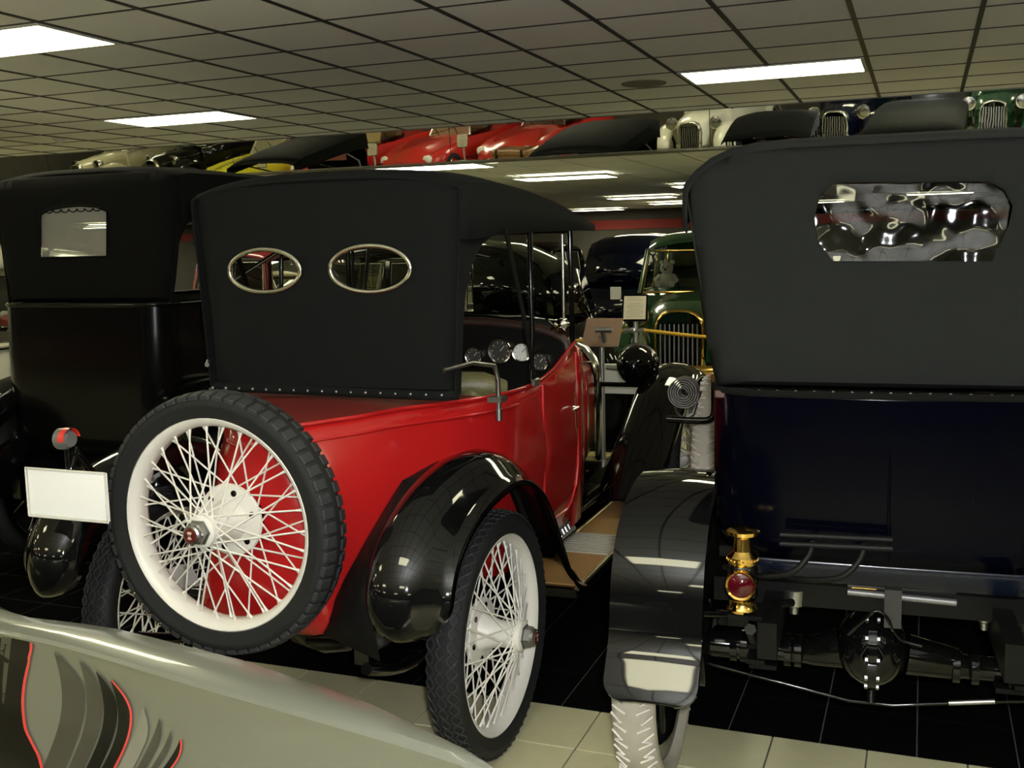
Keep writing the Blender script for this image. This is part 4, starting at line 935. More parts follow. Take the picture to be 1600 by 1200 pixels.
# ------------------------------------------------------------------ black touring car on the left
def black_car():
    cx = -3.965; yr = 3.62; ya = 4.0; R = .42; L0 = Vector((cx, 5.2, 0)); DY = .5
    t = thing('touring_car', 'black touring car with black top and small square scratched rear window', 'car', L0)
    rel = lambda x, y, z: (x - L0[0], y - L0[1], z)
    body, secs = tub(t, cx, yr, 5.6, .53, [(.62, .08, .10), (.68, .04, .05), (.80, .015, .01), (1.05, .0, -.01), (1.30, .0, .0), (1.42, .0, .006), (1.43, .0, .006)], mat('dull_black_body', (.0028, .0028, .003), .18, 0, 0, .2, 10, spec=.14), .16)
    obj('belt_roll', G().tube([(cx - .51, 5.5, 1.433)] + [(p[0], p[1], 1.433) for p in secs[-1][2:-2]] + [(cx + .51, 5.5, 1.433)], .012, 6), SATIN, t, 60)
    obj('floor_pan', G().box((cx, 4.6, .63), (.9, 1.8, .03)), SATIN, t, 0)
    obj('cowl', arch_loft([(5.6, .53, .62, 1.28, 1.42), (5.9, .48, .62, 1.2, 1.33), (6.1, .40, .62, 1.12, 1.26)], cx), BLACKP, t, 40, .01, off=-1)
    obj('bonnet', arch_loft([(6.1, .37, .62, 1.08, 1.24), (7.1, .30, .62, 1.04, 1.18)], cx), BLACKP, t, 40, .006, off=-1)
    obj('radiator', arch_loft([(7.1, .32, .5, 1.05, 1.2), (7.2, .32, .5, 1.05, 1.2)], cx), CHROME, t, 40, .01)
    z0 = 1.445
    st = [(3.74, .60, 1.82, 2.05, 2.09), (3.79, .62, 1.84, 2.065, 2.115), (4.1, .62, 1.88, 2.07, 2.13), (4.9, .60, 1.89, 2.055, 2.13), (5.6, .56, 1.88, 2.025, 2.085), (5.85, .56, 1.88, 1.975, 2.025)]
    def P(u, v): q = pix(u, v, 1, 3.72 + DY); return (q.x - cx, q.z)
    win = [P(63, 336), P(75, 328), P(100, 323), P(125, 321), P(150, 323), P(168, 331), P(170, 401), P(66, 403)]
    flap = [(3.72, z0), (3.745, z0), (3.755, 1.72), (3.83, 1.86), (4.0, 1.90), (4.2, 1.92), (4.2, 2.05), (3.76, 2.03)]
    cur, fn = soft_top(t, cx, 3.70, z0, .515, st, [win], CLOTHK, flap, 0.06, lean=.03)
    rw = obj('rear_window', G().poly(win, (), .03, lambda a, b: (lambda q: (q[0], q[1] + .006, q[2]))(fn(a, b))), CLOUDY, t, 60, label='scratched clear plastic rear window, whitened for flash glare')
    fr = [(fn(a, b)[0], fn(a, b)[1] - .004, b) for a, b in win]; fr.append(fr[0])
    obj('window_binding', G().tube(fr, .006, 6, False), CLOTHK, rw, 60)
    for k in range(7):
        a0 = lerp(win[1][0], win[4][0], k / 6); q = fn(a0, lerp(1.885, 1.885, k)); zz = win[2][1] - .012
        ar = [(q[0] + .026 * math.cos(b), q[1] + .004, zz - .016 * math.sin(b)) for b in [PI * j / 8 for j in range(9)]]
        obj('scallop', G().tube(ar, .003, 5), CLOTHK, rw, 60)
    for y, z in ((4.1, 2.07), (4.8, 2.075), (5.5, 2.04)):
        obj('top_bow', G().tube([(cx + x, y, roof_z(x, .55, z - .06, z) + .008) for x in [-.53 + 1.06 * k / 14 for k in range(15)]], .015, 6), WOOD, t, 60)
    for sd in (-1, 1):
        a_ = [(cx + sd * .545, 4.35, 1.86), (cx + sd * .56, 4.05, 1.70), (cx + sd * .57, 4.0, 1.50)]
        obj('top_iron', G().loft([[(p[0], p[1] - .02, p[2]), (p[0], p[1] + .02, p[2])] for p in a_]), GREYM, t, 0, .012)
        obj('top_iron', G().tube([(cx + sd * .55, 5.3, 1.9), (cx + sd * .57, 4.05, 1.49)], .012, 8), SATIN, t, 60)
        obj('top_rest', G().tube([(cx + sd * .57, 4.0, 1.50), (cx + sd * .58, 4.0, 1.28)], .008, 8), DCHROME, t, 60)
        obj('screen_post', G().tube([(cx + sd * .52, 5.66, 1.38), (cx + sd * .54, 5.78, 1.95)], .012, 8), SATIN, t, 60)
        obj('door_handle', G().tube([(cx + sd * .53, 4.45, 1.2), (cx + sd * .56, 4.45, 1.2), (cx + sd * .565, 4.53, 1.2)], .008, 6), CHROME, t, 60)
        path = [(3.34, .50), (3.345, .58), (3.38, .68), (3.46, .78), (3.60, .87), (3.80, .93), (4.0, .945), (4.2, .915), (4.37, .82), (4.48, .68), (4.56, .52), (4.64, .40), (4.76, .345)]
        prof = [(.44, .0), (.46, .05), (.52, .095), (.60, .11), (.68, .095), (.745, .05), (.775, .0), (.78, -.02)]
        fender('rear_wing', t, path, [(cx + sd * a, b) for a, b in prof], BLACKP, 0, .10, 4)
        path2 = [(6.1, .345), (6.3, .45), (6.55, .68), (6.8, .88), (7.05, .95), (7.3, .90), (7.48, .74), (7.54, .6)]
        fender('front_wing', t, path2, [(cx + sd * a, b) for a, b in prof], BLACKP, .08, 0, 4)
        rb = obj('running_board', G().box((cx + sd * .62, 5.42, .32), (.29, 1.4, .03)), BLACKP, t, 0)
        obj('board_edging', G().box((cx + sd * .765, 5.42, .327), (.012, 1.4, .024)), CHROME, rb, 0)
        obj('frame_rail', G().box((cx + sd * .34, 5.3, .5), (.05, 3.6, .10)), SATIN, t, 0)
        obj('wing_skirt', G().loft([[(cx + sd * .45, p[0], p[1] + .01) for p in path[1:11]], [(cx + sd * .44, lerp(p[0], 4, .1), .45) for p in path[1:11]]]), BLACKP, t, 40, .004)
        wood_wheel(t, rel(cx + sd * .64, ya, R), 0 if sd > 0 else PI, R, RUBBER, None, SATIN, .12)
        wood_wheel(t, rel(cx + sd * .64, 7.0, R), 0 if sd > 0 else PI, R, RUBBER, None, SATIN, .12)
        lamp_bowl(t, (cx + sd * .40, 7.15, .98), .12, .15, BLACKP, CHROME)
    # hand tools seen beside the body: side lamp and toolbox
    q = pix(293, 530, 1, 4.75 + DY) - Vector((0, DY, 0)); obj('cowl_lamp', G().lathe([(-.05, .02), (-.04, .05), (.04, .055), (.05, .045)], 20, 'Y', (q.x, q.y, q.z)), GREYM, t, 40)
    q = pix(288, 567, 1, 4.75 + DY) - Vector((0, DY, 0)); obj('lamp_foot', G().sphere(q, .035, 14, 8, (1, 1, .35)), DCHROME, t, 60)
    obj('rear_axle', G().tube([(cx - .62, ya, R), (cx - .12, ya, R), (cx - .08, ya, R), (cx, ya, R), (cx + .08, ya, R), (cx + .12, ya, R), (cx + .62, ya, R)], [.04, .045, .11, .13, .11, .045, .04], 12), SATIN, t, 60)
    obj('rear_apron', G().loft([[(cx + u * .45, 3.66 + .05 * u * u, .66), (cx + u * .45, 3.58 + .05 * u * u, .56), (cx + u * .44, 3.54 + .05 * u * u, .42)] for u in [k / 6 - 1 for k in range(13)]]), BLACKP, t, 40, .005)
    t.location.y += DY
    return t
def copy_tree(o, parent=None):
    c = o.copy(); COL.objects.link(c); c.parent = parent
    for ch in list(o.children): copy_tree(ch, c)
    return c
bc = black_car()
b2 = copy_tree(bc); b2.location = (-8.75, 5.05, 0); b2['label'] = 'black touring car with black top, beyond the cream sedan'

# ------------------------------------------------------------------ silver car in the foreground
def silver_car():
    L0 = Vector((-2.2, 1.75, 0))
    t = thing('show_car', 'low silver streamlined car with black, grey and red flame stripes', 'car', L0)
    # crease line in plan: (x, y crease, crown depth, z crease)
    C = [(-4.3, 2.06, .03, .62), (-4.05, 2.02, .09, .73), (-3.6, 1.97, .17, .785), (-3.0, 1.90, .22, .80), (-2.5, 1.845, .20, .80), (-2.15, 1.80, .12, .80), (-2.0, 1.782, .105, .80), (-1.74, 1.75, .15, .80), (-1.37, 1.675, .165, .80), (-1.03, 1.612, .13, .80), (-.84, 1.575, .075, .80), (-.68, 1.542, .028, .795), (-.60, 1.528, .012, .76), (-.56, 1.522, .006, .70)]
    pts = smooth_path([(a, b, d) for a, b, c, d in C], 3); dep = []
    for i in range(len(C) - 1):
        for k in range(3): dep.append(lerp(C[i][2], C[i + 1][2], k / 3))
    dep.append(C[-1][2]); secs = []
    for p, d in zip(pts, dep):
        x, y, z = p; k = min(1, d / .12); zb = .16
        low = lerp(.06, .0, k)
        row = [(x, y + d * .75 + .10 * k, zb), (x, y + d + .24 * k + .01, .36), (x, y + d + .18 * k + .008, z - .20), (x, y + d + .06 * k + .004, z - .055), (x, y + d, z - .012), (x, y + d * .8, z + .006), (x, y + d * .45, z + .012), (x, y + d * .15, z + .010), (x, y + .004, z + .004), (x, y - .002, z - .004),
               (x, y + .004, z - .018), (x, y + .016, z - .08), (x, y + .016, z - .2), (x, y - .005, z - .32), (x, y - .02, z - .45), (x, y + .02, zb)]
        secs.append(row)
    obj('body', G().loft(secs, True, True), SILVER, t, 28)
    # side surface helper
    def side(u, v):
        y = 1.7
        for _ in range(6):
            q = pix(u, v, 1, y)
            for a, b in zip(pts[:-1], pts[1:]):
                if a[0] <= q.x <= b[0]:
                    k = (q.x - a[0]) / (b[0] - a[0]); yc = lerp(a[1], b[1], k); break
            else: yc = y
            dz = .80 - q.z; y = yc + (.016 if .08 < dz < .2 else lerp(.016, -.005, min(1, max(0, (dz - .2) / .12))) if dz >= .2 else lerp(.004, .016, max(0, dz - .018) / .062))
        return q + Vector((0, -.0035, 0))
    K = mat('flame_black', (.003, .003, .003), .25, 0, .0, spec=.15); D = mat('flame_dark_grey', (.032, .031, .025), .35, 0, .2); Gy = mat('flame_grey', (.15, .15, .125), .35, 0, .6); Rr = mat('flame_red_line', (.55, .03, .03), .4, 0, .5)
    def c2(pl): return [(x / 2, 940 + y / 2) for x, y in pl]
    bands = [
        (K, [(0, 108), (60, 112), (98, 130)], [(-10, 470), (60, 480), (90, 470)], None),
    ]
    S1 = lambda y: 104 + (-4 if y < 180 else 0) + (-30) * math.sin(max(0, min(1, (y - 150) / 330)) * PI) + max(0, y - 400) * .25
    def band(name, m, xl, xr, yt, yb):
        ys = [lerp(yt, yb, k / 26) for k in range(27)]; rows = []
        for y in ys:
            q = (y - yt) / (yb - yt); rows.append([side(x / 2, 940 + y / 2) for x in (lerp(xl(y, q), xr(y, q), j / 3) for j in range(4))])
        rows = [r for r in rows]
        return obj(name, G().loft(rows), m, t, 50)
    sh = lambda y, q: 22 * math.sin(q * PI) - 40 * max(0, q - .35)
    band('flame_stripe', K, lambda y, q: -20, lambda y, q: S1(y) - 4, 112, 600)
    band('flame_line', Rr, lambda y, q: S1(y) - 4, lambda y, q: S1(y) + 5, 128, 560)
    band('flame_stripe', D, lambda y, q: 8 - 20 * q, lambda y, q: 40 - 25 * q, 110, 330)
    defs = [(D, 172, 242, 158), (D, 250, 300, 182), (K, 303, 345, 216), (K, 348, 384, 245)]
    for m, a, b, yt in defs:
        f = lambda y, q, a=a: a + 34 * math.sin(min(1, q * 1.25) * PI) - 70 * q * q + 30 * q ** 4
        f2 = lambda y, q, a=a, b=b, f=f: f(y, q) + (b - a) * math.sin(min(1, q * 3.2 + .02) * PI / 2)
        band('flame_stripe', m, f, f2, yt, 600)
    f = lambda y, q: 348 + 34 * math.sin(min(1, q * 1.25) * PI) - 70 * q * q + 30 * q ** 4 + 36 * math.sin(min(1, q * 3.2 + .02) * PI / 2)
    band('flame_line', Rr, f, lambda y, q: f(y, q) + 7, 245, 600)
    for m, a, b, yt in [(Gy, 440, 486, 330), (D, 492, 520, 362), (D, 528, 548, 398), (K, 556, 578, 430)]:
        g_ = lambda y, q, a=a: a + 8 - 120 * q ** 1.3
        band('flame_stripe', m, g_, lambda y, q, a=a, b=b, g_=g_: g_(y, q) + (b - a) * math.sin(min(1, q * 2.4 + .02) * PI / 2), yt, 600)
    g_ = lambda y, q: 556 + 8 - 120 * q ** 1.3 + 22 * math.sin(min(1, q * 2.4 + .02) * PI / 2)
    band('flame_line', Rr, g_, lambda y, q: g_(y, q) + 6, 430, 600)
    for x in (-3.6, -1.25):
        disc_wheel(t, (x - L0[0], 1.83 - L0[1] + (0.12 if x < -2 else -.03), .24), -PI / 2, .24, CHROME, None, .12)
    return t
silver_car()

# ------------------------------------------------------------------ other cars of the collection
def sedan(label, loc, rotz, paint, glass=None, name='sedan', trim=None, cap=None, dim=(4.4, 1.0), plate=False, group='sedans of the collection', bumper=True):
    """1930s closed car, local +Y is the front"""
    t = thing(name, label, 'car', loc, rotz, group, world=False); trim = trim or CHROME; glass = glass or DGLASS; hs = dim[1]
    # lower body with a rounded tail
    secs = []
    for y, w_, z0, z1 in ((-2.02, .28, .48, .78), (-1.95, .48, .44, .95), (-1.75, .62, .42, 1.07), (-1.4, .68, .42, 1.13), (-.6, .70, .42, 1.13), (.2, .69, .42, 1.12), (.6, .62, .42, 1.10), (.85, .52, .44, 1.08)):
        z1 *= hs
        secs.append([(-w_ * .9, y, z0), (-w_, y, lerp(z0, z1, .3)), (-w_, y, lerp(z0, z1, .75)), (-w_ * .94, y, z1), (0, y, z1 + .005), (w_ * .94, y, z1), (w_, y, lerp(z0, z1, .75)), (w_, y, lerp(z0, z1, .3)), (w_ * .9, y, z0)])
    obj('body', G().loft(secs, True, True), paint, t, 45)
    obj('bonnet', arch_loft([(.75, .46, .5, 1.0 * hs, 1.12 * hs), (1.3, .40, .5, .98 * hs, 1.10 * hs), (1.85, .32, .5, .93 * hs, 1.05 * hs), (1.98, .24, .5, .85 * hs, .98 * hs)], 0), paint, t, 40)
    # roof shell on pillars
    zr = 1.55 * hs + .04; rs = []
    for y, w_, z in ((-1.80, .40, 1.30 * hs), (-1.62, .50, 1.48 * hs), (-1.35, .56, zr + .02), (-.9, .58, zr + .08), (-.2, .58, zr + .10), (.35, .56, zr + .07), (.55, .54, zr + .02), (.62, .53, zr - .03)):
        rs.append([(-w_ - .02, y, z - .07), (-w_, y, z), (-w_ * .8, y, z + .05), (-w_ * .4, y, z + .08), (0, y, z + .09), (w_ * .4, y, z + .08), (w_ * .8, y, z + .05), (w_, y, z), (w_ + .02, y, z - .07)])
    obj('roof', G().loft(rs), paint, t, 50, .02, off=-1)
    zb = 1.12 * hs
    for sd in (-1, 1):
        for y0, y1, r in ((.62, .72, .03), (-.25, -.25, .035), (-1.1, -1.15, .05)):
            obj('pillar', G().tube([(sd * .545, y0, zr - .02), (sd * .62, y1, zb - .02)], r, 6), paint, t, 60)
        for ya_, yb_ in ((-.20, .58), (-1.04, -.30)):
            w0 = obj('side_window', G().add([(sd * .632, ya_, zb + .0), (sd * .632, yb_, zb + .0), (sd * .575, yb_ - (.06 if yb_ > 0 else 0), zr - .03), (sd * .575, ya_, zr - .03)], [(0, 1, 2, 3)]), glass, t, 0)
            ring = [(sd * .636, ya_, zb + .01), (sd * .636, yb_, zb + .01), (sd * .578, yb_ - (.06 if yb_ > 0 else 0), zr - .035), (sd * .578, ya_, zr - .035), (sd * .636, ya_, zb + .01)]
            obj('window_trim', G().tube(ring, .009, 5, False), trim, w0, 60)
        q = obj('rear_quarter', G().loft([[(sd * .60, -1.10, zr), (sd * .52, -1.5, zr - .04), (sd * .45, -1.74, zr - .2)], [(sd * .65, -1.12, zb - .01), (sd * .63, -1.5, zb - .02), (sd * .58, -1.82, zb - .03)]]), paint, t, 50, .02)
        obj('belt_strip', G().tube([(sd * .50, -1.86, zb - .08), (sd * .66, -1.6, zb - .03), (sd * .68, -.6, zb - .02), (sd * .67, .3, zb - .03), (sd * .52, .86, zb - .06)], .012, 6), trim, t, 60)
        ru = [(1.02, .30), (.95, .36)]
        prof = [(sd * a, b) for a, b in ((.46, -.04), (.50, .03), (.58, .07), (.66, .07), (.75, .03), (.80, -.03), (.80, -.07))]
        fender('front_wing', t, [(.55, .36), (.75, .46), (.98, .66), (1.22, .80), (1.48, .84), (1.72, .78), (1.90, .62), (1.98, .45)], prof, paint, .08, 0, 3)
        fender('rear_wing', t, [(-2.02, .42), (-1.98, .58), (-1.85, .74), (-1.62, .83), (-1.36, .82), (-1.14, .70), (-.98, .52), (-.86, .38)], prof, paint, 0, .08, 3)
        obj('running_board', G().box((sd * .68, -.15, .34), (.26, 1.5, .04), 0, .01), SATIN, t, 0)
        for y in (-1.5, 1.5): disc_wheel(t, (sd * .68, y, .36), 0 if sd > 0 else PI, .36, cap or paint)
        hl = lamp_bowl(t, (sd * .47, 1.72, .92 * hs), .12, .2, trim, trim)
    obj('windscreen', G().add([(-.56, .74, zb - .01), (.56, .74, zb - .01), (.50, .62, zr - .04), (-.50, .62, zr - .04)], [(0, 1, 2, 3)]), glass, t, 0)
    obj('screen_frame', G().tube([(-.58, .745, zb - .01), (.58, .745, zb - .01), (.52, .63, zr - .04), (-.52, .63, zr - .04), (-.58, .745, zb - .01)], .014, 6), trim, t, 60)
    obj('back_window', G().poly(oval(0, 1.36 * hs, .26, .09, 24, 3), (), 0, lambda a, b: (a, -1.80 + (b - 1.3 * hs) * .8, b)), glass, t, 0)
    obj('back_panel', G().loft([[(-.47, -1.74, zr - .16), (0, -1.80, zr - .12), (.47, -1.74, zr - .16)], [(-.57, -1.82, zb - .04), (0, -1.92, zb - .04), (.57, -1.82, zb - .04)]]), paint, t, 50, .02)
    gr = obj('grille', arch_loft([(1.96, .25, .46, .86 * hs, 1.0 * hs), (2.04, .22, .48, .84 * hs, .98 * hs)], 0), trim, t, 40, .01)
    bars = G()
    for k in range(9): bars.box((-.18 + .045 * k, 2.035, .68), (.012, .02, .42))
    obj('grille_bars', bars, DCHROME, gr, 0)
    obj('grille_core', G().box((0, 2.01, .68), (.38, .02, .44)), SATIN, gr, 0)
    if bumper:
        for y, s_ in ((2.2, 1), (-2.2, -1)):
            b = obj('bumper', G().loft([[(x, y - s_ * .12 * (abs(x) / .8) ** 2.5, .40), (x, y + s_ * .015 - s_ * .12 * (abs(x) / .8) ** 2.5, .45), (x, y - s_ * .12 * (abs(x) / .8) ** 2.5, .50)] for x in [-.8 + .1 * k for k in range(17)]]), trim, t, 50, .01)
            obj('bumper_iron', G().tube([(-.35, y - s_ * .02, .45), (-.35, y - s_ * .4, .45)], .02, 6).tube([(.35, y - s_ * .02, .45), (.35, y - s_ * .4, .45)], .02, 6), SATIN, b, 60)
    for sd in (-1, 1): obj('tail_light', G().sphere((sd * .62, -1.98, .78), .045, 12, 8), REDGL, t, 60)
    if plate: obj('number_plate', G().box((0, -2.0, .98), (.16, .012, .18), 0, .004), DIAL, t, 0)
    return t

def sports(label, loc, rotz, paint, name='sports_car', top=None, group='sports cars of the collection'):
    """low open car with full-width body, local +Y is the front"""
    t = thing(name, label, 'car', loc, rotz, group, world=False); secs = []
    for y, w_, z0, z1, cr_ in ((-2.1, .55, .42, .60, .02), (-2.0, .72, .32, .74, .03), (-1.6, .82, .24, .84, .03), (-1.0, .86, .2, .86, .02), (-.4, .85, .2, .84, .01), (.3, .84, .2, .85, .02), (.9, .84, .2, .84, .05), (1.5, .82, .22, .78, .06), (1.95, .74, .28, .68, .05), (2.15, .55, .38, .56, .03)):
        secs.append([(-w_ * .92, y, z0), (-w_, y, lerp(z0, z1, .4)), (-w_ * .98, y, lerp(z0, z1, .8)), (-w_ * .88, y, z1), (-w_ * .62, y, z1 - .035), (-w_ * .4, y, z1 + cr_ * .5), (0, y, z1 + cr_), (w_ * .4, y, z1 + cr_ * .5), (w_ * .62, y, z1 - .035), (w_ * .88, y, z1), (w_ * .98, y, lerp(z0, z1, .8)), (w_, y, lerp(z0, z1, .4)), (w_ * .92, y, z0)])
    obj('body', G().loft(secs, True, True), paint, t, 45)
    obj('cockpit', G().poly(oval(0, -.35, .55, .55, 28, 3.5), (), 0, lambda a, b: (a, b, .876)), SATIN, t, 0, .012)
    obj('cockpit_rim', G().tube([(a, b, .885) for a, b in oval(0, -.35, .56, .56, 28, 3.5)] + [(.56, -.35, .885)], .018, 6, False), SATIN, t, 60)
    for sd in (-1, 1):
        obj('seat', G().box((sd * .27, -.62, .93), (.42, .18, .26), 0, .05), BROWN, t, 40)
        obj('screen_post', G().tube([(sd * .58, .26, .86), (sd * .50, .05, 1.16)], .014, 6), CHROME, t, 60)
        obj('headlamp', G().lathe([(-.06, .10), (0, .105), (.02, .09), (.045, .05), (.05, .0001)], 20, 'Y', (sd * .60, 2.0, .60)), DIAL, t, 50)
        obj('sill_strip', G().tube([(sd * .86, -1.2, .45), (sd * .865, 0, .44), (sd * .85, 1.2, .46)], .012, 6), CHROME, t, 60)
        for y in (-1.3, 1.35): disc_wheel(t, (sd * .78, y, .32), 0 if sd > 0 else PI, .32, CHROME, None, .17)
        obj('tail_light', G().sphere((sd * .62, -2.05, .60), .05, 12, 8), REDGL, t, 60)
    obj('windscreen', G().add([(-.58, .26, .86), (.58, .26, .86), (.50, .05, 1.16), (-.50, .05, 1.16)], [(0, 1, 2, 3)]), DGLASS, t, 0)
    obj('screen_rail', G().tube([(-.50, .05, 1.16), (0, .08, 1.18), (.50, .05, 1.16)], .014, 6), CHROME, t, 60)
    for y, s_ in ((2.2, 1), (-2.15, -1)):
        obj('bumper', G().loft([[(x, y - s_ * .22 * (abs(x) / .75) ** 2.5, .36), (x, y + s_ * .03 - s_ * .22 * (abs(x) / .75) ** 2.5, .41), (x, y - s_ * .22 * (abs(x) / .75) ** 2.5, .46)] for x in [-.75 + .15 * k for k in range(11)]]), CHROME, t, 50, .012)
    obj('steering_wheel', G().tube([(.27 + .16 * math.cos(a), -.08 + .06 * math.sin(a), .98 + .13 * math.sin(a)) for a in [2 * PI * k / 20 for k in range(21)]], .012, 6, False), WOOD, t, 60)
    return t

YEL = mat('yellow_paint', (.55, .50, .02), .2, 0, .6); SRED = mat('scarlet_paint', (.50, .02, .015), .2, 0, .6); NAVY = mat('navy_paint', (.0015, .0025, .010), .06, 0, 0); BEIGE = mat('beige_paint', (.42, .39, .26), .25, 0, .5)
MAR = mat('maroon_paint', (.12, .01, .012), .15, 0, .5)
# behind the row
sedan('black sedan with chrome window trim, parked sideways behind the red roadster', (-4.72, 9.0, 0), PI / 2, BLACKP, GLASS, cap=BLACKP)
gsed = sedan('dark green sedan with brass lamps, parked behind the yellow rope', (-2.36, 12.2, 0), PI + math.radians(4), GREENP, GLASS, trim=BRASS, dim=(4.4, 1.03))
sedan('navy sedan with white plate, behind the black sedan', (-4.15, 16.8, 0), 0, NAVY, plate=True, dim=(4.4, 1.05))
sedan('cream sedan standing on the far side of the black touring car', (-6.2, 5.75, 0), 0, CREAM)
sedan('maroon sedan in the farther row, behind the cream sedan', (-9.0, 13.0, 0), PI, MAR)
sedan('beige sedan in the farther row, beside the maroon sedan', (-6.6, 14.0, 0), PI, BEIGE)
sports('red open sports car in the farther row, beside the maroon sedan', (-11.6, 13.5, 0), PI, SRED)
sedan('black sedan by the far wall, behind the beige sedan', (-7.6, 21.0, 0), PI, BLACKP)
sedan('beige sedan by the far wall, behind the navy sedan', (-5.2, 22.0, 0), PI, BEIGE)
sports('yellow open sports car by the far wall, behind the maroon sedan', (-11.0, 20.0, 0), PI, YEL)
sports('red open sports car by the left wall, beyond the maroon sedan', (-15.5, 17.0, 0), PI, SRED)
sedan('maroon sedan in the farther row, beyond the end of the yellow rope', (2.3, 12.0, 0), PI, MAR)
sedan('beige sedan standing beside the dark blue touring car', (2.6, 5.4, 0), 0, BEIGE)
# across the aisle, seen in the mirror band
sports('yellow open sports car across the aisle, reflected in the mirror band', (-14.5, -3.4, 0), math.radians(12), YEL)
sports('red sports car across the aisle, beside the yellow one', (-12.4, -4.2, 0), math.radians(12), SRED)
sports('red sports car across the aisle, between two other red ones', (-10.3, -4.6, 0), math.radians(12), SRED)
sports('red sports car across the aisle with a wooden trunk before it', (-8.2, -5.2, 0), math.radians(12), SRED)
sedan('beige sedan across the aisle, beside the black one', (-19.2, -4.4, 0), math.radians(15), BEIGE)
sedan('black sedan across the aisle, beside the yellow sports car', (-16.9, -4.4, 0), math.radians(15), BLACKP)
sedan('navy sedan across the aisle, beside the green one', (-1.4, -5.2, 0), math.radians(8), NAVY)
sedan('green sedan across the aisle, beside the navy one', (1.4, -5.2, 0), math.radians(8), GREENP)
sedan('cream sedan across the aisle, beside the navy one', (-4.2, -5.0, 0), math.radians(8), CREAM)
wt = thing('wooden_trunk', 'varnished wooden trunk with iron straps on the floor before a red sports car', 'trunk', (-7.9, -2.1, 0))
obj('case', G().box((-7.9, -2.1, .35), (.9, .5, .7), .2, .02), WOOD, wt, 0)
obj('lid', G().box((-7.9, -2.1, .76), (.92, .52, .12), .2, .03), WOOD, wt, 0)
for k in (-.3, .3): obj('strap', G().box((-7.9 + k, -2.1 + k * .2, .42), (.05, .53, .80), .2), SATIN, wt, 0)

# ------------------------------------------------------------------ signs, rope
def sign(label, p_top, tilt, face_m, facing, ang=0.0, w_=.26, h=.20, frame=True, extra=0.0):
    """p_top: centre of the board; facing +1 looks to -Y"""
    x, y, z = p_top; t = thing('sign_stand', label, 'sign', (x, y, 0))
    obj('base', G().lathe([(0, .0001), (0, .16), (.012, .16), (.02, .14), (.03, .03)], 32, 'Z', (x, y, 0)), PSTEEL, t, 40)
    obj('post', G().tube([(x, y, .02), (x, y, z - .02)], .019, 14), PSTEEL, t, 60)
    m4 = T(x, y - facing * .02, z) @ RZ(ang) @ Matrix.Rotation(math.radians(tilt) * facing, 4, 'X')
    b = G().box((0, 0, 0), (w_, .012, h), 0, .002); b.xf(m4); bo = obj('board', b, SATIN if frame else SIGNB, t, 0)
    pg = G().box((0, -facing * .0075, 0), (w_ - .03, .003, h - .03)); pg.xf(m4); sh = obj('notice', pg, face_m, bo, 0)
    if frame:
        ln = G()
        for k in range(11):
            if k in (2,): continue
            ln.box((0, -facing * .0095, h * .36 - k * h * .07), (w_ * (.62 if k % 3 else .4), .001, h * .014))
        ln.xf(m4); obj('print', ln, mat('faded_print', (.25, .22, .16), .8), sh, 0)
    return t, m4
c = pix(940, 520, 1, 7.15)
t1, m1 = sign('sign stand with plain brown back and grey tube socket, at the nose of the roadster', (c.x, 7.15, c.z), 38, PAPER, -1, 0, .27, .24, False)
q = pix(945, 515, 1, 7.12)
obj('socket', G().tube([(q.x - .06, 7.10, q.z), (q.x + .06, 7.10, q.z)], .022, 14), PSTEEL, t1, 60)
obj('socket_elbow', G().tube([(q.x - .01, 7.10, q.z - .01), (q.x, 7.13, q.z - .10)], .02, 12), PSTEEL, t1, 60)
obj('side_arm', G().tube([(q.x, 7.15, q.z - .27), (q.x + .12, 7.15, q.z - .28)], .018, 12), PSTEEL, t1, 60)
c = pix(993, 481, 1, 7.95)
t2, m2 = sign('sign stand with framed cream notice, in front of the green sedan', (c.x, 7.95, c.z), -24, PAPER, 1, math.radians(8), .20, .22)
q = pix(991, 516, 1, 7.95)
obj('rope_collar', G().lathe([(-.02, .03), (0, .036), (.02, .03)], 16, 'Z', (q.x, 7.95, q.z)).tube([(q.x - .08, 7.95, q.z), (q.x + .08, 7.95, q.z)], .018, 10), PSTEEL, t2, 50)
p0, p1 = Vector((q.x, 7.95, q.z)), pix(1105, 538, 1, 7.95)
p2 = pix(905, 533, 1, 7.95)
rp = [p0 + (p1 - p0) * (k / 10) + Vector((0, 0, -.02 * math.sin(PI * k / 10))) for k in range(1, 11)]
post2 = Vector((.33, 7.95, .92))
rp = [p0 + Vector((.08, 0, 0)).lerp(post2 - p0, k / 20) + Vector((0, 0, -.05 * math.sin(PI * k / 20))) for k in range(21)]
tag(obj('barrier_rope', G().tube(rp, .014, 8), ROPE, None, 60), 'yellow barrier rope between the notice stand and a steel post', 'rope')
rl_ = [p0 + Vector((-.08, 0, 0)).lerp(Vector((-3.05, 7.80, .93)) - p0, k / 20) + Vector((0, 0, -.05 * math.sin(PI * k / 20))) for k in range(21)]
tag(obj('barrier_rope', G().tube(rl_, .014, 8), ROPE, None, 60), 'yellow barrier rope in front of the sideways black sedan', 'rope')
for (x, y), lb in (((.35, 7.95), 'steel rope post at the end of the rope before the green sedan'), ((-3.05, 7.80), 'steel rope post in front of the black sedan')):
    t = thing('rope_post', lb, 'post', (x, y, 0))
    obj('base', G().lathe([(0, .0001), (0, .15), (.012, .15), (.02, .13), (.03, .03)], 32, 'Z', (x, y, 0)), PSTEEL, t, 40)
    obj('post', G().tube([(x, y, .02), (x, y, .96)], .02, 14), PSTEEL, t, 60); obj('knob', G().sphere((x, y, .98), .032, 16, 10), PSTEEL, t, 60)
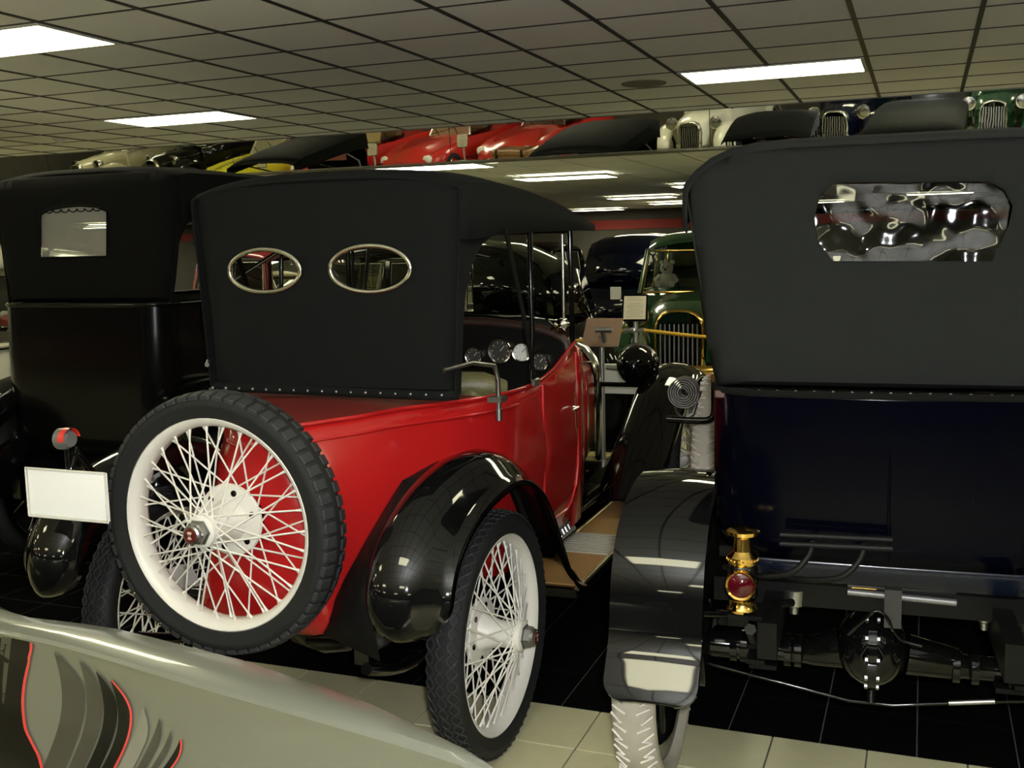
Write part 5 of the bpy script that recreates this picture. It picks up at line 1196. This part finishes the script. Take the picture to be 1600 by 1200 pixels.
for (x, y), lb in (((-13.2, -.9), 'notice stand across the aisle, before the yellow sports car'), ((-10.9, -1.6), 'notice stand across the aisle, between two red sports cars'), ((-9.0, -2.0), 'notice stand across the aisle, beside the wooden trunk')):
    sign(lb, (x, y, 1.05), -20, PAPER, -1, 0, .24, .28)
# white information board low in front of the green car
c = pix(970, 592, 1, 7.45)
ib = thing('information_board', 'white board on a low black stand with pale wooden foot, below the green sedan', 'board', (c.x, 7.45, 0))
obj('panel', G().box((c.x, 7.45, c.z), (.34, .02, .22), 0, .004), DIAL, ib, 0)
obj('stand', G().box((c.x, 7.47, c.z / 2 + .02), (.30, .04, c.z - .1)), SATIN, ib, 0)
obj('foot', G().box((c.x, 7.46, .07), (.5, .24, .14), 0, .01), mat('pale_wood', (.42, .34, .12), .6, 0, 0, .2, 14), ib, 0)
# plush toy on the green car's dashboard
m_ = T(-2.36, 12.2, 0) @ RZ(PI + math.radians(4)); q = m_ @ Vector((.36, .45, 1.20))
pb = thing('plush_bear', 'pale plush bear sitting behind the windscreen of the green sedan', 'toy', (q.x, q.y, q.z - .02))
FUR = mat('pale_fur', (.42, .40, .34), .95, 0, 0, .2, 90, .4, 200)
obj('body', G().sphere(q + Vector((0, 0, .07)), .09, 16, 10, (1, .9, 1.1)), FUR, pb, 60)
hd = obj('head', G().sphere(q + Vector((0, -.02, .20)), .075, 16, 10), FUR, pb, 60)
for sd in (-1, 1):
    obj('ear', G().sphere(q + Vector((sd * .06, 0, .265)), .028, 12, 8), FUR, hd, 60); obj('eye', G().sphere(q + Vector((sd * .028, -.088, .215)), .009, 8, 6), SATIN, hd, 60)
    obj('arm', G().tube([q + Vector((sd * .07, -.02, .11)), q + Vector((sd * .12, -.07, .06))], [.035, .028], 10), FUR, pb, 60)
    obj('leg', G().tube([q + Vector((sd * .05, -.03, .02)), q + Vector((sd * .08, -.13, .03))], [.04, .035], 10), FUR, pb, 60)
obj('nose', G().sphere(q + Vector((0, -.098, .19)), .014, 8, 6), SATIN, hd, 60)
